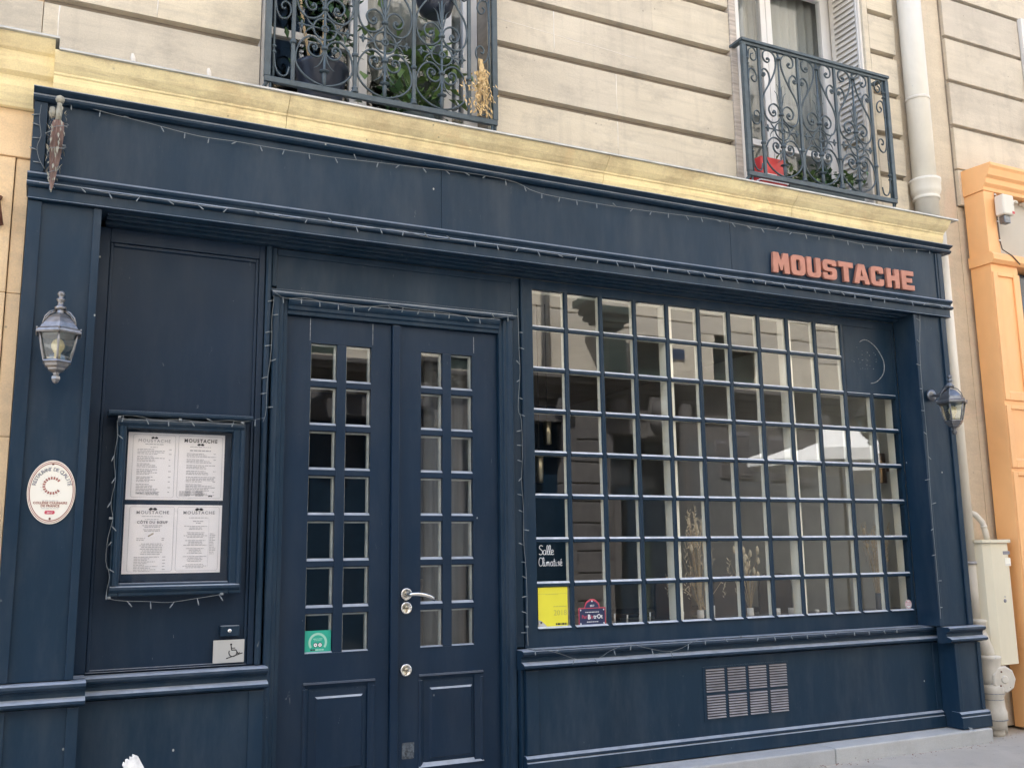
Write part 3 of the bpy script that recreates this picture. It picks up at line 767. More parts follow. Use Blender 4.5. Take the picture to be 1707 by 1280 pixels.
# right pilaster
bx('pilaster', NAVY, sf, 3.118, XR, -.188, -.001, .805, 3.089)
bx('pilaster_stile', NAVY, sf, 3.114, 3.150, -.203, -.1885, .805, 3.088, .003)
bx('pilaster_stile', NAVY, sf, 3.405, 3.455, -.203, -.1885, .805, 3.088, .003)
bx('pilaster_edge', NAVY, sf, 3.456, 3.478, -.17, -.002, .805, 3.085, .004)
bx('pedestal', NAVY, sf, 3.207, 3.462, -.225, -.001, .104, .686)
bx('pilaster_stile', NAVY, sf, 3.205, 3.243, -.235, -.2255, .22, .684, .003)
bx('pilaster_stile', NAVY, sf, 3.432, 3.466, -.235, -.2255, .22, .684, .003)
MB().prism(sill_prof(-.215), 3.131, 3.50).build('sill_moulding', NAVY, sf)
MB().prism(base_prof(-.225), 3.197, 3.49).build('plinth_moulding', NAVY, sf)
bx('pedestal_cap', NAVY, sf, 3.2075, 3.46, -.1545, -.002, .688, .803)
bx('pedestal_cap', NAVY, sf, -2.86, -2.4745, -.1545, -.002, .688, .803)
# ventilation louvres
vg = MB().box(1.122, 1.812, -.0835, -.0805, .30, .632).build('vent_grille', NAVY, sf)
for ci in range(4):
    for ri in range(2):
        x0 = 1.142 + ci * .1695; z0 = .318 + ri * .16
        MB().box(x0, x0 + .146, -.0845, -.0838, z0 - .002, z0 + .142).build('louvre_shade_sheet', BLACK, vg)  # black sheet stands in for the shade inside the vent opening
slat0 = None
for ci in range(4):
    for ri in range(2):
        for i in range(9):
            x0 = 1.142 + ci * .1695; z0 = .318 + ri * .16 + i * .0162
            if slat0 is None:
                slat0 = MB().prism([(-.0846, z0 + .004), (-.0905, z0), (-.0915, z0 + .002), (-.0846, z0 + .0085)], x0 + .002, x0 + .144).build('slat', VENTS, vg); sx, sz = x0, z0
            else:
                c = slat0.copy(); COL.objects.link(c); c.parent = vg; c.location = (x0 - sx, 0, z0 - sz)

# granite step
st = thing('stone_step', 'low grey granite plinth step along the foot of the navy shopfront', 'step', (.3, -.15, 0))
for a, b in ((-2.9, -1.66), (-1.655, -.12), (-.115, 1.985), (1.991, 3.455)):
    bx('kerb_stone', KERB, st, a, b, -.285, .10, -.05, .098 + random.uniform(-.003, .002), .010)
# paint-flake on corner
MB().leaf((3.235, -.262, .12), (0.4, -.3, -.5), (0, -1, .2), .06, .03).build('paint_flake', SCUFF, sf)

# ================================================================= SIGN LETTERS
sg = thing('sign_lettering', 'salmon pink raised letters spelling MOUSTACHE on the navy fascia', 'sign', (2.45, -.2, 3.25))
LW = {'M': [[(0, 0), (.06, 1), (.36, 1), (.5, .60), (.66, 1), (.95, 1), (1, 0), (.69, 0), (.665, .48), (.56, .14), (.45, .14), (.335, .48), (.31, 0)]],
      'O': [roundp([(0, 0), (.82, 0), (.82, 1), (0, 1)], .26), roundp([(.29, .22), (.53, .22), (.53, .78), (.29, .78)], .09)],
      'U': [roundp([(0, 1), (0, 0), (.82, 0), (.82, 1), (.54, 1), (.54, .22), (.28, .22), (.28, 1)], [0, .26, .26, 0, 0, .09, .09, 0])],
      'S': [roundp([(0, 0), (.84, 0), (.84, .60), (.28, .60), (.28, .78), (.56, .78), (.56, .70), (.83, .70), (.83, 1), (.01, 1), (.01, .41), (.56, .41), (.56, .22), (.27, .22), (.27, .33), (0, .33)], [.22, .24, .2, .06, .06, .04, 0, 0, .24, .24, .2, .06, .06, .04, 0, 0])],
      'T': [[(.26, 0), (.56, 0), (.56, .74), (.86, .74), (.86, 1), (-.04, 1), (-.04, .74), (.26, .74)]],
      'A': [[(-.06, 0), (.25, 0), (.29, .17), (.57, .17), (.61, 0), (.92, 0), (.62, 1), (.24, 1)], [(.34, .38), (.52, .38), (.43, .74)]],
      'C': [roundp([(0, 0), (.82, 0), (.82, .36), (.54, .36), (.54, .22), (.28, .22), (.28, .78), (.54, .78), (.54, .66), (.82, .66), (.82, 1), (0, 1)], [.26, .26, 0, 0, .05, .09, .09, .05, 0, 0, .26, .26])],
      'H': [[(0, 0), (.29, 0), (.29, .38), (.53, .38), (.53, 0), (.82, 0), (.82, 1), (.53, 1), (.53, .63), (.29, .63), (.29, 1), (0, 1)]],
      'E': [[(0, 0), (.82, 0), (.82, .25), (.29, .25), (.29, .39), (.68, .39), (.68, .62), (.29, .62), (.29, .76), (.80, .76), (.80, 1), (0, 1)]]}
lx = [1.770, 1.936, 2.080, 2.228, 2.384, 2.532, 2.690, 2.850, 3.003]
for ch, x in zip('MOUSTACHE', lx):
    h = .146; zz = 3.256 + (x - 1.77) * .008
    poly2d(LW[ch], .011, SALMON, sg, 'letter', (lambda x, zz, sc: (lambda p: (x + p.x * sc, -.2135 - p.z, zz + p.y * h)))(x, zz, .155 if ch != 'M' else .150))

# ================================================================= WALL LANTERNS
def lantern(x, metal, label):
    t = thing('wall_lantern', label, 'lantern', (x, -.2, 2.4), 'wall lanterns on the pilasters')
    y = -.385; n = 6; ph = math.pi / 6
    MB().lathe([(.045, 0), (.045, -.012), (.035, -.02), (.02, -.026), (.001, -.026)], (x, -.204, 2.475), 18, 'y').build('wall_plate', metal, t)
    MB().tube([(x, -.22, 2.475), (x, -.26, 2.463), (x, -.30, 2.475), (x, -.345, 2.515), (x, -.385, 2.535)], [.014, .012, .012, .013, .014], 10).build('arm', metal, t)
    MB().lathe([(.108, 2.385), (.112, 2.392), (.109, 2.402), (.092, 2.412), (.080, 2.436), (.060, 2.462), (.036, 2.482), (.020, 2.490), (.017, 2.505)], (x, y, 0), n, 'z', ph, False).build('roof', metal, t)
    MB().lathe([(.017, 2.505), (.026, 2.512), (.026, 2.52), (.014, 2.528), (.012, 2.545), (.019, 2.553), (.019, 2.56), (.009, 2.566), (.013, 2.576), (.017, 2.584), (.013, 2.594), (.004, 2.600)], (x, y, 0), 12).build('finial', metal, t)
    for i in range(6):
        a = ph + i * math.pi / 3; c, s = math.cos(a), math.sin(a)
        MB().tube([(x + c * .104, y + s * .104, 2.400), (x + c * .109, y + s * .109, 2.412)], [.007, .003], 6).build('roof_knob', metal, t)
        MB().tube([(x + c * .092, y + s * .092, 2.386), (x + c * .080, y + s * .080, 2.33), (x + c * .066, y + s * .066, 2.275), (x + c * .060, y + s * .060, 2.262)], .0055, 6).build('frame_bar', metal, t)
        if i in (0, 2, 3, 5):
            MB().tube([(x + c * .082, y + s * .082, 2.425), (x + c * .072, y + s * .072, 2.465), (x + c * .050, y + s * .050, 2.492), (x + c * .018, y + s * .018, 2.505)], .004, 6).build('roof_scroll', metal, t)
        b = a + math.pi / 3; c2, s2 = math.cos(b), math.sin(b)
        q = []
        for (r, z) in ((.087, 2.384), (.076, 2.33), (.062, 2.275), (.057, 2.264)):
            q += [(x + c * r, y + s * r, z), (x + c2 * r, y + s2 * r, z), (x + c * (r - .003), y + s * (r - .003), z), (x + c2 * (r - .003), y + s2 * (r - .003), z)]
        fs = []
        for kx in range(3):
            o = kx * 4; fs += [(o, o + 1, o + 5, o + 4), (o + 2, o + 6, o + 7, o + 3), (o, o + 4, o + 6, o + 2), (o + 1, o + 3, o + 7, o + 5)]
        fs += [(0, 2, 3, 1), (12, 13, 15, 14)]
        MB().add(q, fs).build('glass_panel', GLASS_L, t)
    MB().lathe([(.001, 2.262), (.066, 2.262), (.069, 2.255), (.060, 2.248), (.055, 2.236), (.043, 2.228), (.040, 2.220), (.026, 2.212), (.016, 2.207), (.013, 2.196), (.020, 2.19), (.021, 2.178), (.013, 2.163), (.003, 2.157)], (x, y, 0), 6, 'z', ph, False).build('bottom_cup', metal, t)
    MB().lathe([(.014, 2.268), (.014, 2.30), (.018, 2.305), (.028, 2.325), (.03, 2.34), (.022, 2.36), (.006, 2.372)], (x, y, 0), 12).build('bulb', BULBW, t)
    MB().tube([(x - .008, y, 2.31), (x - .006, y + .004, 2.345), (x, y - .004, 2.325), (x + .006, y + .004, 2.345), (x + .008, y, 2.31)], .0022, 5).build('filament', BRASS, t)
    return t
lantern(-2.688, PEWTER, 'silvery grey wall lantern on the left pilaster above the oval plaque')
lantern(3.222, DARKMET, 'dark metal wall lantern on the right pilaster beside the white drainpipe')

# ================================================================= MENU BOX
mbx = thing('menu_box', 'navy glazed wooden menu case holding printed menus', 'menu box', (-2.08, -.05, 1.15))
MB().box(-2.345, -1.822, -.028, .010, 1.236, 2.0).build('back_board', NAVY_DOOR, mbx)
MB().box(-2.392, -2.346, -.092, .010, 1.172, 2.052).box(-1.821, -1.760, -.092, .010, 1.172, 2.052).box(-2.346, -1.821, -.092, .010, 2.001, 2.052).box(-2.346, -1.821, -.092, .010, 1.172, 1.235).build('case', NAVY, mbx, .006)
MB().prism([(-.0925, 2.046), (-.104, 2.040), (-.106, 2.028), (-.098, 2.018), (-.0925, 2.014)], -2.386, -1.768).build('frame_moulding', NAVY, mbx)
MB().prism([(-.0925, 1.222), (-.104, 1.216), (-.106, 1.204), (-.098, 1.194), (-.0925, 1.190)], -2.386, -1.768).build('frame_moulding', NAVY, mbx)
for xa in (-2.384, -1.79):
    MB().prism([(xa, -.0925), (xa + .006, -.104), (xa + .018, -.106), (xa + .026, -.098), (xa + .028, -.0925)], 1.224, 2.012, 'z').build('frame_moulding', NAVY, mbx)
MB().prism([(.0, 2.062), (-.115, 2.062), (-.125, 2.070), (-.125, 2.084), (-.0, 2.092)], -2.436, -1.728).build('ledge', NAVY, mbx, .002)
MB().box(-2.345, -1.822, -.060, -.057, 1.236, 2.0).build('pane', GLASS_M, mbx)
def moustache(cx, z, w, y, parent, m=BLACK):
    half = [(0, .10), (.10, .20), (.22, .26), (.33, .22), (.42, .10), (.50, .06), (.47, -.04), (.40, -.14), (.28, -.17), (.15, -.13), (.04, -.03), (0, .02)]
    pts = half + [(-x, zz) for x, zz in half[::-1][1:-1]]
    poly2d([[(cx + x * w, z + zz * w * .8) for x, zz in pts]], .0005, m, parent, 'moustache_logo', lambda p: (p.x, y - p.z, p.y))
def dashes(rows, y, parent, m):
    mb = MB()
    for (x0, x1, z, h) in rows:
        x = x0
        while x < x1 - .002:
            w = random.uniform(.006, .02)
            mb.box(x, min(x + w, x1), y - .0006, y + .0002, z, z + h); x += w + .003
    return mb.build('small_print', m, parent)
def frame_line(x0, x1, z0, z1, y, parent, m=INKL, r=.012, t=.0013):
    o = roundp([(x0, z0), (x1, z0), (x1, z1), (x0, z1)], r); i = roundp([(x0 + t, z0 + t), (x1 - t, z0 + t), (x1 - t, z1 - t), (x0 + t, z1 - t)], r - t)
    poly2d([o, i], .0004, m, parent, 'border_line', lambda p: (p.x, y - p.z, p.y))
PY = -.0305
def sheet_obj(x0, x1, z0, z1, label):
    t = thing('menu_sheet', label, 'menu', ((x0 + x1) / 2, PY, z0), 'menu sheets in the glazed case')
    bx('paper', PAPER, t, x0, x1, PY, PY + .0015, z0, z1)
    return t
yp = PY - .0012
s1 = sheet_obj(-2.332, -1.855, 1.647, 1.989, 'white landscape sheet of two menu pages, upper of the two in the case')
frame_line(-2.309, -2.103, 1.658, 1.979, yp, s1); frame_line(-2.088, -1.866, 1.658, 1.979, yp, s1)
moustache(-2.206, 1.962, .034, yp, s1); text('MOUSTACHE', .0225, -2.206, yp, 1.940, INK, s1, offset=.0, spacing=1.25)
text('MOUSTACHE', .026, -1.977, yp, 1.946, BLACK, s1, sx=.92, spacing=1.25, offset=.0006); moustache(-1.977, 1.934, .036, yp, s1)
rows = [(-2.25, -2.16, 1.928, .0035), (-2.225, -2.19, 1.913, .003)]
z = 1.902
for i in range(26):
    if i in (4, 8, 11, 15, 19): z -= .006
    x1 = -2.286 + random.uniform(.06, .135); rows.append((-2.286, x1, z, .0032))
    if i % 3 == 0: rows.append((-2.133, -2.121, z, .0035))
    z -= .0078
rows += [(-2.235, -2.17, 1.672, .003), (-2.235, -2.18, 1.68, .003), (-2.28, -2.255, 1.676, .006)]
dashes(rows, yp, s1, INKL)
rows = [(-2.03, -1.925, 1.921, .003), (-2.03, -1.925, 1.901, .006)]
z = 1.886
for i in range(24):
    if i in (3, 6, 9, 12, 16): z -= .007
    x1 = -2.045 + random.uniform(.08, .15); rows.append((-2.045, x1, z, .0032))
    if i % 3 == 0: rows.append((-1.91, -1.898, z, .0035))
    z -= .0078
for i in range(5): rows += [(-2.075, -2.02, 1.668 + i * .0055, .003), (-1.995, -1.955, 1.668 + i * .0055, .003)]
dashes(rows, yp, s1, INKL); moustache(-1.92, 1.668, .022, yp, s1)
s2 = sheet_obj(-2.332, -1.857, 1.279, 1.622, 'white landscape sheet of two menu pages, lower of the two in the case')
frame_line(-2.309, -2.094, 1.289, 1.613, yp, s2); frame_line(-2.079, -1.870, 1.289, 1.613, yp, s2)
for cx in (-2.198, -1.972):
    moustache(cx, 1.599, .042, yp, s2); text('MOUSTACHE', .0225, cx, yp, 1.576, INK, s2, spacing=1.25, offset=.0003)
text('CÔTE DU BŒUF', .018, -2.198, yp, 1.528, INK, s2, spacing=1.15, offset=.0006)
rows = [(-2.25, -2.15, 1.562, .003), (-2.235, -2.165, 1.547, .003), (-2.245, -2.15, 1.516, .0035), (-2.235, -2.16, 1.508, .0035), (-2.24, -2.16, 1.496, .003), (-2.235, -2.16, 1.489, .003)]
rows += [(-2.27, -2.23, 1.452, .003), (-2.27, -2.23, 1.443, .003), (-2.15, -2.135, 1.452, .003), (-2.15, -2.135, 1.443, .003)]
z = 1.425
for i in range(7): rows.append((-2.255 + random.uniform(0, .015), -2.14 - random.uniform(0, .015), z, .003)); z -= .0085
z -= .006
for i in range(10):
    rows.append((-2.278, -2.278 + random.uniform(.05, .12), z, .003))
    if i % 2 == 0: rows.append((-2.142, -2.128, z, .0032))
    z -= .0078
dashes(rows, yp, s2, INKL)
rows = [(-2.02, -1.925, 1.556, .003), (-2.0, -1.945, 1.538, .004), (-1.985, -1.96, 1.528, .004)]
z = 1.513
for i in range(22):
    w = random.uniform(.03, .052) if i % 5 else .058
    if i % 4 == 3: z -= .009
    rows.append((-1.985 - w, -1.985 + w, z, .003)); z -= .0078
for i in range(13): rows.append((-1.915, -1.915 + random.uniform(.02, .034), 1.475 - i * .0085, .003))
dashes(rows, yp, s2, INKL)
bx('divider_line', INKL, s2, -1.921, -1.9203, yp - .0004, yp, 1.31, 1.55)
MB().tube([(-2.215, yp, 1.464), (-2.19, yp, 1.479)], .0035, 6, flat=.12).build('vignette', BRASS, s2)

# ================================================================= OVAL PLAQUE
pl = thing('plaque', 'cream oval enamel restaurant plaque screwed to the left pilaster', 'plaque', (-2.672, -.2, 1.52))
pcx, pcz, prx, prz = -2.672, 1.669, .104, .150
yq = -.190
poly2d([ellipse(pcx, pcz, prx, prz, 64)], .002, CREAMP, pl, 'enamel_plate', lambda p: (p.x, yq - .002 - p.z, p.y))
for f0, f1, mm in ((.965, .945, BURG), (.915, .885, BURG)):
    poly2d([ellipse(pcx, pcz, prx * f0, prz * f0 + .000, 64), ellipse(pcx, pcz, prx * f1, prz * f1, 64)], .0004, mm, pl, 'rim_line', lambda p: (p.x, yq - .0046 - p.z, p.y))
yt = yq - .0046
def arc_text(s, cx, cz, rx, rz, a0, a1, size, m, parent):
    for i, ch in enumerate(s):
        if ch == ' ': continue
        a = R_(a0 + (a1 - a0) * i / (len(s) - 1)); 
        px, pz = cx + rx * math.cos(a), cz + rz * math.sin(a)
        tx, tz = -rx * math.sin(a), rz * math.cos(a); th = math.atan2(tz, tx) + math.pi
        cu = bpy.data.curves.new('t', 'FONT'); cu.body = ch; cu.size = size; cu.extrude = .0004; cu.align_x = 'CENTER'; cu.offset = .0006; cu.resolution_u = 2
        ct, s_ = math.cos(th), math.sin(th)
        curve_to_mesh(cu, 'letter', m, parent, lambda p: (px + p.x * ct - p.y * s_, yt - p.z, pz + p.x * s_ + p.y * ct))
arc_text('RESTAURANT DE QUALITÉ', pcx, pcz + .018, .070, .082, 168, 12, .0225, INK, pl)
for i in range(16):
    a = R_(42 + i * 276 / 15); c, s = math.cos(a), math.sin(a)
    r0, r1, cx, cz = .030, .042, pcx + .002, pcz + .030
    w = .0035
    q = [(cx + c * r0 - s * w, cz + s * r0 + c * w), (cx + c * r0 + s * w, cz + s * r0 - c * w), (cx + c * r1 + s * w * 1.2, cz + s * r1 - c * w * 1.2), (cx + c * r1 - s * w * 1.2, cz + s * r1 + c * w * 1.2)]
    poly2d([q], .0004, BURG, pl, 'emblem_bead', lambda p: (p.x, yt - p.z, p.y))
    MB().tube([(cx + c * .045, yt, cz + s * .045), (cx + c * .053, yt, cz + s * .053)], .0006, 4).build('emblem_ray', INKL, pl)
text('COLLÈGE CULINAIRE', .0148, pcx - .002, yt, pcz - .056, BURG, pl, offset=.0005, spacing=1.05)
text('DE FRANCE', .0148, pcx - .002, yt, pcz - .070, BURG, pl, offset=.0005, spacing=1.05)
dashes([(-2.708, -2.64, pcz - .042, .0025), (-2.712, -2.636, pcz - .078, .002)], yt, pl, INKL)
poly2d([roundp([(pcx - .024, pcz - .104), (pcx + .02, pcz - .104), (pcx + .02, pcz - .087), (pcx - .024, pcz - .087)], .008)], .0004, REDR, pl, 'year_pill', lambda p: (p.x, yt - p.z, p.y))
text('2017', .0125, pcx - .002, yt - .0008, pcz - .1, WHITES, pl)
for dz in (.132, -.125): MB().lathe([(.005, 0), (.005, -.003), (.001, -.004)], (pcx, yt, pcz + dz), 10, 'y').build('screw', RUST, pl)

# ================================================================= SMALL SIGNS
da = thing('access_sign', 'pale grey wheelchair ramp sign on the navy panel left of the door', 'sign', (-1.79, .0, .81))
yd = -.0105
bx('plate', SIGNG, da, -1.872, -1.716, yd, yd + .003, .812, .926)
for zz_ in (.90,):
    bx('backing', NAVY_DOOR, da, -1.85, -1.74, yd + .0032, .0115, .87, .92)
yk = yd - .001
def ribbon(pts, w, m, parent, name='symbol'):
    MB().tube([(x, yk, z) for x, z in pts], w, 6, flat=.2).build(name, m, parent)
ribbon([(-1.783, .895), (-1.779, .874), (-1.758, .874), (-1.747, .856), (-1.738, .860)], .0032, BLACK, da)
ribbon([(-1.781, .884), (-1.762, .884)], .0022, BLACK, da)
ribbon([(-1.773 + .020 * math.cos(R_(a)), .862 + .020 * math.sin(R_(a))) for a in range(150, 385, 12)], .0026, BLACK, da)
MB().lathe([(.0055, 0), (.0055, -.0008), (.001, -.0008)], (-1.783, yd - .0002, .902), 12, 'y').build('symbol', BLACK, da)
ribbon([(-1.806, .833), (-1.724, .858)], .0026, BLACK, da)
be = thing('door_bell', 'small dark navy bell box above the wheelchair sign', 'door bell', (-1.79, .0, .95))
bx('housing', NAVY, be, -1.842, -1.744, -.022, .0115, .944, .998, .005)
MB().lathe([(.011, 0), (.010, -.004), (.001, -.004)], (-1.795, -.0225, .972), 14, 'y').build('button', STEEL, be)
for o_ in (da, be): o_.location.z += .010
ts = thing('green_sticker', 'square green rating sticker with a pale arc on the lowest left door pane', 'sticker', (-1.31, .05, .83))
bx('film', GREENS, ts, -1.387, -1.243, .0455, .0465, .846, .958)
yk2 = .0452
def arcpoly(cx, cz, r0, r1, a0, a1, m, parent, y, name):
    A = [R_(a0 + (a1 - a0) * i / 24) for i in range(25)]
    poly2d([[(cx + r1 * math.cos(a), cz + r1 * math.sin(a)) for a in A] + [(cx + r0 * math.cos(a), cz + r0 * math.sin(a)) for a in A[::-1]]], .0002, m, parent, name, lambda p: (p.x, y - p.z, p.y))
arcpoly(-1.315, .895, .039, .051, -35, 215, GREENP, ts, yk2, 'laurel_arc')
dashes([(-1.34, -1.29, .912, .004), (-1.335, -1.295, .904, .003)], yk2, ts, GREENP)
for dx in (-.0125, .0125):
    poly2d([ellipse(-1.315 + dx, .882, .0125, .0125, 20)], .0002, BLACK, ts, 'owl_eye', lambda p: (p.x, yk2 - p.z, p.y))
    poly2d([ellipse(-1.315 + dx, .882, .0095, .0095, 20), ellipse(-1.315 + dx, .882, .0035, .0035, 12)], .0002, WHITES, ts, 'owl_eye', lambda p: (p.x, yk2 - .0006 - p.z, p.y))
dashes([(-1.355, -1.33, .853, .008)], yk2, ts, BLACK); dashes([(-1.328, -1.28, .853, .007)], yk2, ts, GREENP)
ys = thing('yellow_sticker', 'yellow 2018 guide sticker in the lower left window pane', 'sticker', (.12, .0, .91))
bx('film', YELS, ys, .012, .214, .0125, .0135, .916, 1.151)
yk3 = .0118
text('2018', .046, .207, yk3, .985, YELG, ys, align='RIGHT', ext=.0003)
dashes([(.115, .205, 1.035, .004)], yk3, ys, YELG); dashes([(.13, .168, .928, .011), (.172, .208, .928, .011)], yk3, ys, BLACK)
bx('band_line', YELG, ys, .013, .213, yk3, yk3 + .0006, 1.112, 1.1135)
dashes([(.06, .15, 1.108, .002)], yk3, ys, YELG)
poly2d([[(.012, .916), (.075, .916), (.06, .932), (.045, .944), (.03, .955), (.012, .962)]], .0003, SIGNG, ys, 'curled_corner', lambda p: (p.x, yk3 - p.z, p.y))
MB().lathe([(.006, 0), (.001, -.0006)], (.03, yk3 - .001, .945), 10, 'y').build('dot', BLACK, ys)
bs = thing('bistro_sticker', 'navy and red street plate shaped bistro sticker beside the yellow sticker', 'sticker', (.38, .0, .91))
def plate(o, m, name, y):
    zb, zt, cx = .913 + o, 1.022 - o, .384
    x0, x1 = .288 + o, .480 - o; r = .055 - o
    pts = [(x0, zb), (x1, zb), (x1, zt)] + [(cx + r * math.cos(R_(a)), zt + r * .95 * math.sin(R_(a))) for a in range(0, 181, 12)] + [(x0, zt)]
    return poly2d([pts], .0003, m, bs, name, lambda p: (p.x, y - p.z, p.y))
plate(0, REDR, 'border', .0128); plate(.006, NAVYS, 'plate', .0120)
bx('border_line', REDR, bs, .335, .433, .0111, .0114, 1.017, 1.021)
yk4 = .0112
text('2017', .015, .384, yk4, 1.028, WHITES, bs, ext=.0003, offset=.0004)
for (x, z) in ((.384, 1.060), (.302, 1.008), (.466, 1.008), (.302, .927), (.466, .927)):
    MB().lathe([(.005, 0), (.001, -.0005)], (x, yk4, z), 10, 'y').build('rivet_dot', WHITES, bs)
text('Pari', .030, .349, yk4, .958, REDR, bs, align='RIGHT', ext=.0003, offset=.0003, sx=.85)
text('B', .038, .352, yk4, .954, WHITES, bs, align='LEFT', ext=.0003, offset=.0012, sx=.9)
text('is', .030, .375, yk4, .958, REDR, bs, align='LEFT', ext=.0003, offset=.0003, sx=.8)
text('trOt', .036, .392, yk4, .956, WHITES, bs, align='LEFT', ext=.0003, offset=.0006, sx=.95)
dashes([(.335, .435, .993, .004), (.345, .425, .935, .004)], yk4, bs, WHITES)
rs = thing('round_sticker', 'small round white sticker in the lower right window pane', 'sticker', (3.05, .0, .94))
poly2d([ellipse(3.055, .953, .033, .033, 28)], .0003, WHITES, rs, 'film', lambda p: (p.x, .0125 - p.z, p.y))
poly2d([ellipse(3.055, .953, .029, .029, 28), ellipse(3.055, .953, .026, .026, 28)], .0002, REDR, rs, 'ring', lambda p: (p.x, .0118 - p.z, p.y))
dashes([(3.035, 3.075, .965, .003), (3.032, 3.078, .955, .003), (3.037, 3.072, .945, .003)], .0118, rs, REDR)
# hand lettering on the pane
hw_ = thing('hand_lettering', 'white marker handwriting reading Salle Climatisé on a window pane', 'lettering', (.1, .01, 1.3))
GLY = {'S': ([(.62, .88), (.45, 1), (.15, .92), (.1, .72), (.35, .55), (.6, .38), (.55, .1), (.25, 0), (.02, .12)],),
       'a': ([(.5, .42), (.3, .5), (.08, .35), (.08, .1), (.25, 0), (.45, .12), (.5, .42), (.5, .1), (.62, 0)],),
       'l': ([(.1, .1), (.3, .5), (.35, .9), (.22, 1), (.12, .8), (.15, .2), (.3, 0), (.45, .1)],),
       'e': ([(.08, .22), (.4, .3), (.42, .45), (.25, .52), (.08, .35), (.1, .1), (.3, 0), (.52, .1)],),
       'C': ([(.6, .85), (.42, 1), (.15, .85), (.02, .5), (.1, .12), (.35, 0), (.6, .12)],),
       'i': ([(.12, .48), (.12, .1), (.22, 0), (.32, .08)], [(.13, .66), (.15, .7)]),
       'm': ([(.05, 0), (.06, .48), (.1, .3), (.22, .5), (.3, .4), (.3, 0), (.32, .3), (.45, .5), (.55, .4), (.56, .05), (.66, .02)],),
       't': ([(.2, .85), (.18, .1), (.28, 0), (.4, .08)], [(.02, .55), (.38, .58)]),
       's': ([(.4, .42), (.25, .5), (.1, .42), (.3, .22), (.3, .05), (.05, .03)],),
       'é': ([(.08, .22), (.4, .3), (.42, .45), (.25, .52), (.08, .35), (.1, .1), (.3, 0), (.52, .1)], [(.2, .66), (.4, .82)])}
ADV = dict(S=.66, a=.58, l=.38, e=.5, C=.62, i=.40, m=.76, t=.4, s=.42)
ADV['é'] = .5
for word, x0, z0, h in (('Salle', .024, 1.345, .056), ('Climatisé', .022, 1.278, .050)):
    x = x0
    for ch in word:
        mb = MB()
        for st_ in GLY[ch]:
            mb.tube([(x + u * h * .72, .0128, z0 + v * h * (1.0 if ch in 'SCl' else 1.0)) for u, v in (catmull(st_, 4) if len(st_) > 2 else st_)], .0018, 5, flat=.3)
        mb.build('letter', CHALK, hw_); x += ADV[ch] * h * .72

# ================================================================= FOLDED UMBRELLA
um = thing('folded_umbrella', 'faded pink folded umbrella wrapped in string lights on the left end of the fascia', 'umbrella', (-2.76, -.25, 3.13))
ux, uy = -2.752, -.262
axis = lambda t: Vector((-2.752 - .012 * (1 - t) + .0 * t, -.262, 3.135 + t * .45))
mb = MB(); n = 18; rings = []
for (t, r) in ((0, .004), (.08, .011), (.2, .015), (.38, .021), (.55, .024), (.70, .025), (.78, .022), (.80, .010)):
    c = axis(t); ring = []
    for j in range(n):
        a = 2 * math.pi * j / n; rr = r * (1 + ((.34, -.30, .12, -.22, .26, -.34)[j % 6]) * min(1, t * 2.5))
        ring.append((c.x + rr * math.cos(a + t * .5), c.y + rr * math.sin(a + t * .5), c.z))
    rings.append(ring)
V = [p for r in rings for p in r]
mb.add(V, [(i * n + j, i * n + (j + 1) % n, (i + 1) * n + (j + 1) % n, (i + 1) * n + j) for i in range(len(rings) - 1) for j in range(n)])
mb.build('canopy', PINKC, um)
MB().tube([axis(-.03), axis(0), axis(.82)], .004, 6).tube([axis(.80), axis(.9), axis(.97), axis(1.0)], [.014, .017, .012, .012], 10).build('shaft', MOSS, um)
MB().lathe([(.006, 0), (.018, .008), (.022, .02), (.018, .034), (.006, .042)], tuple(axis(1.0)), 12).build('handle_knob', MOSS, um)
MB().lathe([(.013, 0), (.016, .02), (.012, .05)], tuple(axis(.83) + Vector((-.028, .0, 0))), 8).build('rib_crown', MOSS, um)
pts = []
for i in range(70):
    t = i / 69; c = axis(.02 + t * .86); r = .014 + (.026 + .010 * math.sin(i * 1.7)) * min(1, t * 1.8); a = t * 22 + .5 * math.sin(i * .9)
    pts.append((c.x + r * math.cos(a), c.y + r * .9 * math.sin(a), c.z))
MB().tube(pts, .0022, 4).build('wrapped_wire', WIRE, um)
mb = MB()
for i in range(90):
    t = random.uniform(.05, .95); c = axis(t); a = random.uniform(0, 6.28); r = .020 + .012 * min(1, t * 2)
    mb.leaf((c.x + r * math.cos(a), c.y + r * math.sin(a), c.z), (math.cos(a) * .5, math.sin(a) * .5, random.choice((-1, -1, 1))), (0, 0, 1), random.uniform(.015, .045), random.uniform(.004, .012))
mb.build('frayed_cloth', PINKC if False else MOSS, um)['kind'] = 'stuff'

